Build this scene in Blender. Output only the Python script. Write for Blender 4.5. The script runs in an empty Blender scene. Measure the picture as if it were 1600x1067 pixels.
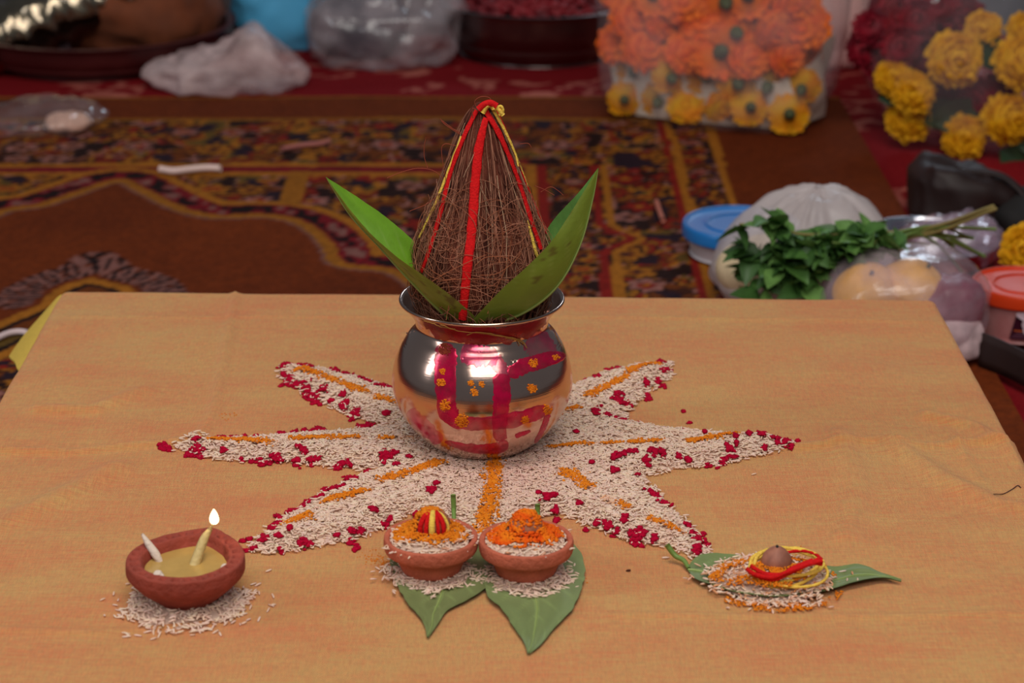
import bpy, math
import numpy as np
from mathutils import Vector

rng = np.random.default_rng(11)
SC = bpy.context.scene
COL = SC.collection
H = 0.14                                   # height of the low table
# ------------------------------------------------------------------ camera
F = 1600 * 50 / 22.5
PITCH = math.radians(19.8)
FWD = np.array([0, math.cos(PITCH), -math.sin(PITCH)])
UPV = np.array([0, math.sin(PITCH), math.cos(PITCH)])
CAM = np.array([0.01953562, -1.3959145, 0.72042186])
cd = bpy.data.cameras.new('camera')
cd.sensor_width = 22.5
cd.lens = 50
cd.clip_start = 0.05
cd.dof.use_dof = True
cd.dof.focus_distance = 1.46
cd.dof.aperture_fstop = 6.3
cam = bpy.data.objects.new('camera', cd)
COL.objects.link(cam)
cam.location = CAM
cam.rotation_euler = (math.pi / 2 - PITCH, 0, 0)
SC.camera = cam
# ------------------------------------------------------------------ world, lights, exposure
w = bpy.data.worlds.new('world')
SC.world = w
w.use_nodes = True
w.node_tree.nodes['Background'].inputs[0].default_value = (0.80, 0.88, 1.0, 1)
w.node_tree.nodes['Background'].inputs[1].default_value = 0.10
SC.view_settings.view_transform = 'Standard'
SC.view_settings.look = 'None'
SC.view_settings.gamma = 1
SC.view_settings.exposure = 0.0
SC.view_settings.use_curve_mapping = False


def area(name, loc, target, sx, sy, power, col):
    l = bpy.data.lights.new(name, 'AREA')
    l.shape = 'RECTANGLE'
    l.size = sx
    l.size_y = sy
    l.energy = power
    l.color = col
    o = bpy.data.objects.new(name, l)
    COL.objects.link(o)
    o.location = loc
    o.rotation_euler = (Vector(target) - Vector(loc)).to_track_quat('-Z', 'Y').to_euler()
    return o


area('ceiling_light', (0.05, -0.75, 2.5), (0, 0.05, 0.1), 1.5, 0.8, 32, (1.0, 0.95, 0.88))
area('window_light', (-2.3, -0.5, 1.5), (0, 0.2, 0.15), 0.3, 1.2, 12, (0.93, 0.96, 1.0))
area('front_window_light', (0.25, -2.7, 2.5), (0.0, 0.1, 0.2), 2.2, 1.1, 40, (1.0, 0.97, 0.93))
area('doorway_light', (0.9, 3.8, 1.9), (0.1, 0.9, 0.1), 0.7, 0.5, 12, (0.72, 0.86, 1.0))

# ------------------------------------------------------------------ helpers


def ray(px, py):
    return FWD + np.array([1.0, 0, 0]) * (px - 800) / F - UPV * (py - 533.5) / F


def at(px, py, z=H):
    v = ray(px, py)
    return CAM + v * (z - CAM[2]) / v[2]


def aty(px, py, Y=0.0):
    v = ray(px, py)
    return CAM + v * (Y - CAM[1]) / v[1]


def lin(c):
    out = []
    for x in c[:3]:
        x = x / 255.0
        out.append(x / 12.92 if x <= 0.04045 else ((x + 0.055) / 1.055) ** 2.4)
    return tuple(out)


def rgba(c):
    return lin(c) + (1.0,)


def _h(ix, iy, iz, seed):
    n = (ix.astype(np.int64) * 374761393 + iy.astype(np.int64) * 668265263 + iz.astype(np.int64) * 1442695041 + seed * 974711) & 0xFFFFFFFF
    n = ((n ^ (n >> 13)) * 1274126177) & 0xFFFFFFFF
    n = n ^ (n >> 16)
    return (n & 0xFFFF) / 65535.0


def vn(p, seed=0):
    p = np.asarray(p, float)
    i = np.floor(p).astype(np.int64)
    f = p - i
    f = f * f * (3 - 2 * f)
    r = 0
    for a in (0, 1):
        for b in (0, 1):
            for c in (0, 1):
                wgt = (f[..., 0] if a else 1 - f[..., 0]) * (f[..., 1] if b else 1 - f[..., 1]) * (f[..., 2] if c else 1 - f[..., 2])
                r = r + wgt * _h(i[..., 0] + a, i[..., 1] + b, i[..., 2] + c, seed)
    return r


def fbm(p, seed=0, octv=3):
    p = np.asarray(p, float)
    r = 0
    a = 0.5
    t = 0
    for k in range(octv):
        r = r + a * vn(p, seed + k * 17)
        t += a
        p = p * 2.03
        a *= 0.5
    return r / t


def xyz(x, y, z=0.0):
    x, y, z = np.broadcast_arrays(x, y, z)
    return np.stack([x, y, z], -1).astype(float)


def obj(name, verts, faces, mat=None, parent=None, smooth=True, cols=None, label=None, cat=None, group=None, kind=None):
    """one mesh object; faces: list of int arrays of shape (n,3) / (n,4) or a plain list"""
    verts = np.asarray(verts, float).reshape(-1, 3)
    me = bpy.data.meshes.new(name)
    if isinstance(faces, np.ndarray):
        faces = [faces]
    loops = []
    starts = []
    tot = []
    n0 = 0
    for f in faces:
        f = np.asarray(f, np.int32)
        if f.size == 0:
            continue
        if f.ndim == 1:
            f = f[None]
        loops.append(f.ravel())
        k = f.shape[1]
        starts.append(n0 + np.arange(len(f)) * k)
        tot.append(np.full(len(f), k))
        n0 += f.size
    loops = np.concatenate(loops)
    starts = np.concatenate(starts)
    tot = np.concatenate(tot)
    me.vertices.add(len(verts))
    me.vertices.foreach_set('co', verts.ravel())
    me.loops.add(len(loops))
    me.loops.foreach_set('vertex_index', loops)
    me.polygons.add(len(starts))
    me.polygons.foreach_set('loop_start', starts)
    me.polygons.foreach_set('loop_total', tot)
    me.update(calc_edges=True)
    me.validate()
    if smooth:
        me.polygons.foreach_set('use_smooth', np.ones(len(me.polygons), bool))
    if cols is not None:
        cols = np.asarray(cols, float)
        a = me.color_attributes.new('Col', 'FLOAT_COLOR', 'POINT')
        c4 = np.ones((len(verts), 4))
        c4[:, :3] = cols[:, :3]
        a.data.foreach_set('color', c4.ravel())
    if mat:
        me.materials.append(mat)
    return link(name, me, parent, label, cat, group, kind)


def link(name, me, parent=None, label=None, cat=None, group=None, kind=None, loc=None):
    o = bpy.data.objects.new(name, me)
    COL.objects.link(o)
    if parent is not None:
        o.parent = parent
    if loc is not None:
        o.location = loc
    tag(o, label, cat, group, kind)
    return o


def tag(o, label=None, cat=None, group=None, kind=None):
    if label:
        o['label'] = label
    if cat:
        o['category'] = cat
    if group:
        o['group'] = group
    if kind:
        o['kind'] = kind


def thing(name, loc, label, cat, group=None):
    o = bpy.data.objects.new(name, None)
    COL.objects.link(o)
    o.location = loc
    o.empty_display_size = 0.02
    tag(o, label, cat, group)
    o['_o'] = [float(x) for x in loc]
    return o


def part(name, verts, faces, mat, root, **k):
    """a part given in world coordinates, parented to root (an empty placed at loc)"""
    off = np.array(root['_o']) if '_o' in root else np.zeros(3)
    return obj(name, np.asarray(verts) - off, faces, mat, root, **k)


def catmull(pts, n):
    pts = np.asarray(pts, float)
    P = np.vstack([2 * pts[0] - pts[1], pts, 2 * pts[-1] - pts[-2]])
    m = len(pts) - 1
    t = np.linspace(0, m, n)
    i = np.minimum(t.astype(int), m - 1)
    f = (t - i)[:, None]
    p0, p1, p2, p3 = P[i], P[i + 1], P[i + 2], P[i + 3]
    return 0.5 * (2 * p1 + (p2 - p0) * f + (2 * p0 - 5 * p1 + 4 * p2 - p3) * f ** 2 + (3 * p1 - p0 - 3 * p2 + p3) * f ** 3)


def gridfaces(nu, nv, wrap_u=False, wrap_v=False):
    """vertex index = i*nv + j"""
    iu = np.arange(nu if wrap_u else nu - 1)
    iv = np.arange(nv if wrap_v else nv - 1)
    I, J = np.meshgrid(iu, iv, indexing='ij')
    I2 = (I + 1) % nu
    J2 = (J + 1) % nv
    return np.stack([I * nv + J, I2 * nv + J, I2 * nv + J2, I * nv + J2], -1).reshape(-1, 4)


def lathe(prof, n=64, c=(0, 0, 0)):
    prof = np.asarray(prof, float)
    a = np.linspace(0, 2 * np.pi, n, endpoint=False)
    v = np.stack([prof[:, 0][:, None] * np.cos(a), prof[:, 0][:, None] * np.sin(a), np.repeat(prof[:, 1][:, None], n, 1)], -1)
    return v.reshape(-1, 3) + np.asarray(c), gridfaces(len(prof), n, False, True)[:, ::-1]


def tube(pts, rad, n=6, flat=1.0, cap=True):
    pts = np.asarray(pts, float)
    m = len(pts)
    rad = np.broadcast_to(np.asarray(rad, float), (m,))
    tg = np.gradient(pts, axis=0)
    tg /= np.linalg.norm(tg, axis=1)[:, None] + 1e-12
    ref = np.array([0, 0, 1.0]) if abs(tg[0, 2]) < 0.9 else np.array([0, 1.0, 0])
    nrm = np.cross(tg[0], ref)
    nrm /= np.linalg.norm(nrm)
    a = np.linspace(0, 2 * np.pi, n, endpoint=False)
    V = []
    for i in range(m):
        nrm = nrm - tg[i] * (nrm @ tg[i])
        nrm /= np.linalg.norm(nrm) + 1e-12
        b = np.cross(tg[i], nrm)
        V.append(pts[i] + rad[i] * (np.cos(a)[:, None] * nrm + flat * np.sin(a)[:, None] * b))
    V = np.concatenate(V)
    fs = [gridfaces(m, n, False, True)]
    if cap:
        V = np.vstack([V, pts[0], pts[-1]])
        k = np.arange(n)
        fs.append(np.stack([np.full(n, m * n), (k + 1) % n, k], -1))
        fs.append(np.stack([np.full(n, m * n + 1), (m - 1) * n + k, (m - 1) * n + (k + 1) % n], -1))
    return V, fs


def join(parts):
    """[(verts, faces[, cols])] -> verts, faces, cols"""
    V = []
    Fs = {}
    Cc = []
    off = 0
    for p in parts:
        v = np.asarray(p[0]).reshape(-1, 3)
        fl = p[1] if isinstance(p[1], list) else [p[1]]
        for f in fl:
            f = np.asarray(f)
            Fs.setdefault(f.shape[1], []).append(f + off)
        V.append(v)
        if len(p) > 2:
            c = np.asarray(p[2], float)
            Cc.append(np.broadcast_to(c, (len(v), 3)))
        off += len(v)
    return np.concatenate(V), [np.concatenate(f) for f in Fs.values()], (np.concatenate(Cc) if Cc else None)


def icos():
    t = (1 + 5 ** 0.5) / 2
    v = np.array([[-1, t, 0], [1, t, 0], [-1, -t, 0], [1, -t, 0], [0, -1, t], [0, 1, t], [0, -1, -t], [0, 1, -t], [t, 0, -1], [t, 0, 1], [-t, 0, -1], [-t, 0, 1]], float)
    v /= np.linalg.norm(v[0])
    f = np.array([[0, 11, 5], [0, 5, 1], [0, 1, 7], [0, 7, 10], [0, 10, 11], [1, 5, 9], [5, 11, 4], [11, 10, 2], [10, 7, 6], [7, 1, 8], [3, 9, 4], [3, 4, 2], [3, 2, 6], [3, 6, 8], [3, 8, 9], [4, 9, 5], [2, 4, 11], [6, 2, 10], [8, 6, 7], [9, 8, 1]])
    return v, f


ICO_V, ICO_F = icos()


def blobs(P, S, flat=0.6, jit=0.35, cols=None, r=rng):
    """many little irregular lumps as one mesh"""
    P = np.asarray(P, float)
    n = len(P)
    S = np.broadcast_to(np.asarray(S, float), (n,))
    sc = 1 + jit * r.uniform(-1, 1, (n, 12, 1))
    an = r.uniform(0.65, 1.4, (n, 1, 3))
    an[..., 2] *= flat
    th = r.uniform(0, 2 * np.pi, n)
    B = ICO_V[None] * sc * an
    x = B[..., 0] * np.cos(th)[:, None] - B[..., 1] * np.sin(th)[:, None]
    y = B[..., 0] * np.sin(th)[:, None] + B[..., 1] * np.cos(th)[:, None]
    V = np.stack([x, y, B[..., 2]], -1) * S[:, None, None] + P[:, None]
    Fq = ICO_F[None] + (np.arange(n) * 12)[:, None, None]
    c = None if cols is None else np.repeat(np.asarray(cols), 12, 0)
    return V.reshape(-1, 3), Fq.reshape(-1, 3), c


# grain of rice: two tips and three rings of five
_k = 5
_a = np.linspace(0, 2 * np.pi, _k, endpoint=False)
_GV = [[-0.5, 0, 0]]
for _x, _r in ((-0.34, 0.78), (0.05, 1.0), (0.38, 0.66)):
    for _t in _a:
        _GV.append([_x, _r * math.cos(_t), _r * math.sin(_t)])
_GV.append([0.5, 0, 0])
_GV = np.array(_GV)
_GF3 = [[0, 1 + (i + 1) % _k, 1 + i] for i in range(_k)] + [[16, 11 + i, 11 + (i + 1) % _k] for i in range(_k)]
_GF4 = [[1 + 5 * g + i, 1 + 5 * g + (i + 1) % _k, 6 + 5 * g + (i + 1) % _k, 6 + 5 * g + i] for g in range(2) for i in range(_k)]
_GF3 = np.array(_GF3)
_GF4 = np.array(_GF4)


def rice(P, cols, tilt=0.25, r=rng):
    n = len(P)
    L = r.uniform(0.0038, 0.0060, n)
    R = r.uniform(0.00052, 0.00072, n)
    th = r.uniform(0, 2 * np.pi, n)
    ph = r.normal(0, tilt, n)
    V = np.empty((n, 17, 3))
    bx = _GV[None, :, 0] * L[:, None]
    by = _GV[None, :, 1] * R[:, None]
    bz = _GV[None, :, 2] * R[:, None]
    x = bx * np.cos(ph)[:, None] - bz * np.sin(ph)[:, None]
    z = bx * np.sin(ph)[:, None] + bz * np.cos(ph)[:, None]
    V[..., 0] = x * np.cos(th)[:, None] - by * np.sin(th)[:, None]
    V[..., 1] = x * np.sin(th)[:, None] + by * np.cos(th)[:, None]
    V[..., 2] = z
    V += np.asarray(P)[:, None]
    o = (np.arange(n) * 17)[:, None, None]
    return V.reshape(-1, 3), [(_GF3[None] + o).reshape(-1, 3), (_GF4[None] + o).reshape(-1, 4)], np.repeat(cols, 17, 0)


RICE_C = np.array(lin((255, 222, 200)))


def ricecol(n, r=rng, tint=None):
    c = RICE_C[None] * r.uniform(0.88, 1.08, (n, 1)) * np.stack([np.ones(n), r.uniform(0.95, 1.03, n), r.uniform(0.92, 1.04, n)], -1)
    return np.clip(c, 0, 0.97)


# ------------------------------------------------------------------ materials


def mat(name, col=(200, 200, 200), rough=0.6, metal=0.0, attr=False, var=0.0, vscale=60.0, bump=0.0, bscale=200.0, spec=0.5, trans=0.0,
        sss=0.0, coat=0.0, stretch=None, col2=None, alpha=None, alpha_rng=None, ascale=20.0, translucent=0.0, emit=None, estr=0.0, film=0.0):
    m = bpy.data.materials.new(name)
    m.use_nodes = True
    nt = m.node_tree
    N = nt.nodes
    L = nt.links
    b = N['Principled BSDF']
    out = N['Material Output']
    b.inputs['Roughness'].default_value = rough
    b.inputs['Metallic'].default_value = metal
    b.inputs['Specular IOR Level'].default_value = spec
    b.inputs['Coat Weight'].default_value = coat
    b.inputs['Transmission Weight'].default_value = trans
    if sss:
        b.inputs['Subsurface Weight'].default_value = sss
        b.inputs['Subsurface Radius'].default_value = (0.004, 0.003, 0.002)
        b.inputs['Subsurface Scale'].default_value = 0.6
    tc = N.new('ShaderNodeTexCoord')
    vec = tc.outputs['Object']
    if stretch:
        mp = N.new('ShaderNodeMapping')
        mp.inputs['Scale'].default_value = stretch
        L.new(vec, mp.inputs['Vector'])
        vec = mp.outputs['Vector']
    if attr:
        ca = N.new('ShaderNodeVertexColor')
        ca.layer_name = 'Col'
        src = ca.outputs['Color']
    else:
        rg = N.new('ShaderNodeRGB')
        rg.outputs[0].default_value = rgba(col)
        src = rg.outputs[0]
    if col2 is not None:
        nz = N.new('ShaderNodeTexNoise')
        nz.inputs['Scale'].default_value = vscale
        nz.inputs['Detail'].default_value = 4
        L.new(vec, nz.inputs['Vector'])
        rp = N.new('ShaderNodeMapRange')
        rp.inputs[1].default_value = 0.38
        rp.inputs[2].default_value = 0.62
        L.new(nz.outputs['Fac'], rp.inputs[0])
        mx = N.new('ShaderNodeMix')
        mx.data_type = 'RGBA'
        L.new(rp.outputs[0], mx.inputs['Factor'])
        L.new(src, mx.inputs['A'])
        mx.inputs['B'].default_value = rgba(col2)
        src = mx.outputs['Result']
    if var:
        nz = N.new('ShaderNodeTexNoise')
        nz.inputs['Scale'].default_value = vscale * 2.1
        nz.inputs['Detail'].default_value = 5
        L.new(vec, nz.inputs['Vector'])
        rp = N.new('ShaderNodeMapRange')
        rp.inputs[1].default_value = 0.25
        rp.inputs[2].default_value = 0.75
        rp.inputs[3].default_value = 1 - var
        rp.inputs[4].default_value = 1 + var
        L.new(nz.outputs['Fac'], rp.inputs[0])
        hs = N.new('ShaderNodeHueSaturation')
        L.new(rp.outputs[0], hs.inputs['Value'])
        L.new(src, hs.inputs['Color'])
        src = hs.outputs['Color']
    L.new(src, b.inputs['Base Color'])
    if bump:
        nz = N.new('ShaderNodeTexNoise')
        nz.inputs['Scale'].default_value = bscale
        nz.inputs['Detail'].default_value = 4
        L.new(vec, nz.inputs['Vector'])
        bp = N.new('ShaderNodeBump')
        bp.inputs['Strength'].default_value = bump
        bp.inputs['Distance'].default_value = 0.002
        L.new(nz.outputs['Fac'], bp.inputs['Height'])
        L.new(bp.outputs['Normal'], b.inputs['Normal'])
    if emit:
        b.inputs['Emission Color'].default_value = rgba(emit)
        b.inputs['Emission Strength'].default_value = estr
    shader = b.outputs[0]
    if translucent:
        tl = N.new('ShaderNodeBsdfTranslucent')
        L.new(src, tl.inputs['Color'])
        mx = N.new('ShaderNodeMixShader')
        mx.inputs[0].default_value = translucent
        L.new(shader, mx.inputs[1])
        L.new(tl.outputs[0], mx.inputs[2])
        shader = mx.outputs[0]
    if alpha is not None or alpha_rng is not None:
        tr = N.new('ShaderNodeBsdfTransparent')
        mx = N.new('ShaderNodeMixShader')
        if alpha_rng:
            nz = N.new('ShaderNodeTexNoise')
            nz.inputs['Scale'].default_value = ascale
            nz.inputs['Detail'].default_value = 5
            L.new(vec, nz.inputs['Vector'])
            rp = N.new('ShaderNodeMapRange')
            rp.inputs[1].default_value = 0.35
            rp.inputs[2].default_value = 0.65
            rp.inputs[3].default_value = alpha_rng[0]
            rp.inputs[4].default_value = alpha_rng[1]
            L.new(nz.outputs['Fac'], rp.inputs[0])
            L.new(rp.outputs[0], mx.inputs[0])
        else:
            mx.inputs[0].default_value = alpha
        L.new(tr.outputs[0], mx.inputs[1])
        L.new(shader, mx.inputs[2])
        shader = mx.outputs[0]
    if film:
        fr_ = N.new('ShaderNodeFresnel')
        fr_.inputs['IOR'].default_value = film
        gl = N.new('ShaderNodeBsdfGlossy')
        gl.inputs['Roughness'].default_value = rough
        if bump:
            L.new(bp.outputs['Normal'], fr_.inputs['Normal'])
            L.new(bp.outputs['Normal'], gl.inputs['Normal'])
        mx = N.new('ShaderNodeMixShader')
        ge = N.new('ShaderNodeNewGeometry')
        mu = N.new('ShaderNodeMath')
        mu.operation = 'SUBTRACT'
        mu.use_clamp = True
        L.new(fr_.outputs[0], mu.inputs[0])
        L.new(ge.outputs['Backfacing'], mu.inputs[1])
        L.new(mu.outputs[0], mx.inputs[0])
        L.new(shader, mx.inputs[1])
        L.new(gl.outputs[0], mx.inputs[2])
        shader = mx.outputs[0]
    L.new(shader, out.inputs['Surface'])
    return m


def cloth_material():
    m = bpy.data.materials.new('saffron_cotton')
    m.use_nodes = True
    nt = m.node_tree
    N = nt.nodes
    L = nt.links
    b = N['Principled BSDF']
    b.inputs['Roughness'].default_value = 0.85
    b.inputs['Specular IOR Level'].default_value = 0.2
    b.inputs['Sheen Weight'].default_value = 0.15
    tc = N.new('ShaderNodeTexCoord')

    def noise(scale, st, detail=4):
        mp = N.new('ShaderNodeMapping')
        mp.inputs['Scale'].default_value = st
        L.new(tc.outputs['Object'], mp.inputs['Vector'])
        nz = N.new('ShaderNodeTexNoise')
        nz.inputs['Scale'].default_value = scale
        nz.inputs['Detail'].default_value = detail
        L.new(mp.outputs[0], nz.inputs['Vector'])
        return nz.outputs['Fac']

    def math_(op, a, b_):
        n = N.new('ShaderNodeMath')
        n.operation = op
        for i, x in enumerate((a, b_)):
            if isinstance(x, (int, float)):
                n.inputs[i].default_value = x
            else:
                L.new(x, n.inputs[i])
        return n.outputs[0]
    big = noise(9, (1, 2.2, 1), 5)
    slub_x = noise(60, (1, 16, 1), 3)          # weft slubs
    slub_y = noise(60, (16, 1, 1), 3)          # warp slubs
    f = math_('ADD', math_('MULTIPLY', big, 0.8), math_('ADD', math_('MULTIPLY', slub_x, 0.75), math_('MULTIPLY', slub_y, 0.45)))
    rp = N.new('ShaderNodeMapRange')
    rp.inputs[1].default_value = 0.80
    rp.inputs[2].default_value = 1.22
    L.new(f, rp.inputs[0])
    mx = N.new('ShaderNodeMix')
    mx.data_type = 'RGBA'
    L.new(rp.outputs[0], mx.inputs['Factor'])
    mx.inputs['A'].default_value = rgba((222, 166, 94))
    mx.inputs['B'].default_value = rgba((227, 134, 76))
    fx = noise(150, (1, 9, 1), 2)
    fy = noise(150, (9, 1, 1), 2)
    vr = N.new('ShaderNodeMapRange')
    vr.inputs[1].default_value = 0.65
    vr.inputs[2].default_value = 1.35
    vr.inputs[3].default_value = 0.84
    vr.inputs[4].default_value = 1.16
    L.new(math_('ADD', fx, fy), vr.inputs[0])
    hs = N.new('ShaderNodeHueSaturation')
    L.new(vr.outputs[0], hs.inputs['Value'])
    L.new(mx.outputs['Result'], hs.inputs['Color'])
    L.new(hs.outputs['Color'], b.inputs['Base Color'])
    wx = N.new('ShaderNodeTexWave')
    wx.inputs['Scale'].default_value = 420
    wx.inputs['Distortion'].default_value = 1.5
    wy = N.new('ShaderNodeTexWave')
    wy.bands_direction = 'Y'
    wy.inputs['Scale'].default_value = 420
    wy.inputs['Distortion'].default_value = 1.5
    for q in (wx, wy):
        L.new(tc.outputs['Object'], q.inputs['Vector'])
    hgt = math_('ADD', math_('ADD', wx.outputs['Fac'], wy.outputs['Fac']), math_('ADD', slub_x, slub_y))
    bp = N.new('ShaderNodeBump')
    bp.inputs['Strength'].default_value = 0.6
    bp.inputs['Distance'].default_value = 0.0008
    L.new(hgt, bp.inputs['Height'])
    L.new(bp.outputs[0], b.inputs['Normal'])
    return m


M = {}
M['cloth'] = cloth_material()
M['attr'] = mat('fibre_dyes', attr=True, rough=0.75, spec=0.25)
M['carpet'] = mat('carpet_pile', attr=True, rough=0.95, spec=0.1, var=0.25, vscale=90, bump=0.6, bscale=500)
M['rice'] = mat('rice_grain', attr=True, rough=0.4, spec=0.4, translucent=0.2)
M['turmeric'] = mat('turmeric_powder', (226, 134, 34), 0.95, spec=0.1, col2=(214, 112, 22), vscale=300)
M['kumkum'] = mat('kumkum_powder', (172, 8, 46), 0.95, spec=0.08, var=0.25, vscale=200)
M['clay'] = mat('terracotta', (186, 98, 74), 0.85, spec=0.2, var=0.16, vscale=70, bump=0.5, bscale=420)
M['clay_lamp'] = mat('red_clay', (148, 66, 52), 0.8, spec=0.25, var=0.2, vscale=60, bump=0.6, bscale=300)
M['leaf'] = mat('leaf_green', attr=True, rough=0.42, spec=0.4, translucent=0.22, bump=0.15, bscale=300)
M['leaf_flat'] = mat('leaf_lying', attr=True, rough=0.5, spec=0.35, bump=0.15, bscale=300)
M['husk'] = mat('coconut_husk', (112, 58, 44), 0.95, spec=0.1, col2=(62, 30, 23), vscale=30, stretch=(3, 3, 0.6), bump=0.9, bscale=260)
M['fibre'] = mat('coir_fibre', attr=True, rough=0.8, spec=0.2)
M['red_thread'] = mat('red_cotton', (206, 22, 24), 0.85, spec=0.15, var=0.2, vscale=300, bump=0.5, bscale=900)
M['yellow_thread'] = mat('yellow_cotton', (236, 196, 84), 0.85, spec=0.15, var=0.2, vscale=300, bump=0.5, bscale=900)
M['floor'] = mat('dark_floor', (52, 34, 28), 0.6, var=0.2, vscale=5)

# ------------------------------------------------------------------ the setting
obj('floor', [(-4, -3, -0.012), (4, -3, -0.012), (4, 6, -0.012), (-4, 6, -0.012)], np.array([[0, 1, 2, 3]]), M['floor'], smooth=False, kind='structure',
    label='dark floor under the carpets')


def seg_dist(P, pl):
    """distance from points (n,2) to polyline pl (m,2)"""
    best = np.full(len(P), 9.0)
    for a, b in zip(pl[:-1], pl[1:]):
        ab = b - a
        t = np.clip(((P - a) @ ab) / (ab @ ab + 1e-12), 0, 1)
        best = np.minimum(best, np.hypot(*(P - a - t[:, None] * ab).T))
    return best


def signed_poly(P, poly):
    """positive inside"""
    d = seg_dist(P, np.vstack([poly, poly[:1]]))
    inside = np.zeros(len(P), bool)
    x, y = P.T
    n = len(poly)
    for i in range(n):
        x1, y1 = poly[i]
        x2, y2 = poly[(i + 1) % n]
        c = (y1 > y) != (y2 > y)
        with np.errstate(divide='ignore', invalid='ignore'):
            inside ^= c & (x < (x2 - x1) * (y - y1) / (y2 - y1) + x1)
    return np.where(inside, d, -d)


def pxl(pts, z=0.0):
    return np.array([at(x, y, z)[:2] for x, y in pts])


def carpet_red():
    xs = np.linspace(-1.6, 1.9, 500)
    ys = np.linspace(0.05, 1.98, 290)
    X, Y = np.meshgrid(xs, ys, indexing='ij')
    X = X.ravel()
    Y = Y.ravel()
    Z = -0.006 + 0.002 * fbm(xyz(X * 4, Y * 4), 3)
    red = np.array(lin((136, 20, 26)))
    red2 = np.array(lin((112, 13, 20)))
    pale = np.array(lin((184, 106, 92)))
    n = fbm(xyz(X * 5, Y * 5), 9)[:, None]
    c = red * n + red2 * (1 - n)
    q = xyz(X * 13, Y * 13)
    wq = fbm(q * 0.7, 31)
    a = fbm(q + 2.2 * wq[:, None], 41, 3)
    line = (np.abs(a - 0.5) < 0.030) | (fbm(q * 1.3 + 9, 77, 2) > 0.70)
    mask = line & (fbm(q * 0.35, 5, 2) > 0.40)
    k = mask[:, None] * (0.45 + 0.5 * fbm(q * 2, 8)[:, None])
    c = c * (1 - k) + pale * k
    return obj('floor_rug', xyz(X, Y, Z), gridfaces(len(xs), len(ys)), M['carpet'], cols=c, label='red floor cloth with faded pink scrolls under the brown carpet', cat='rug')


carpet_red()


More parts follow.
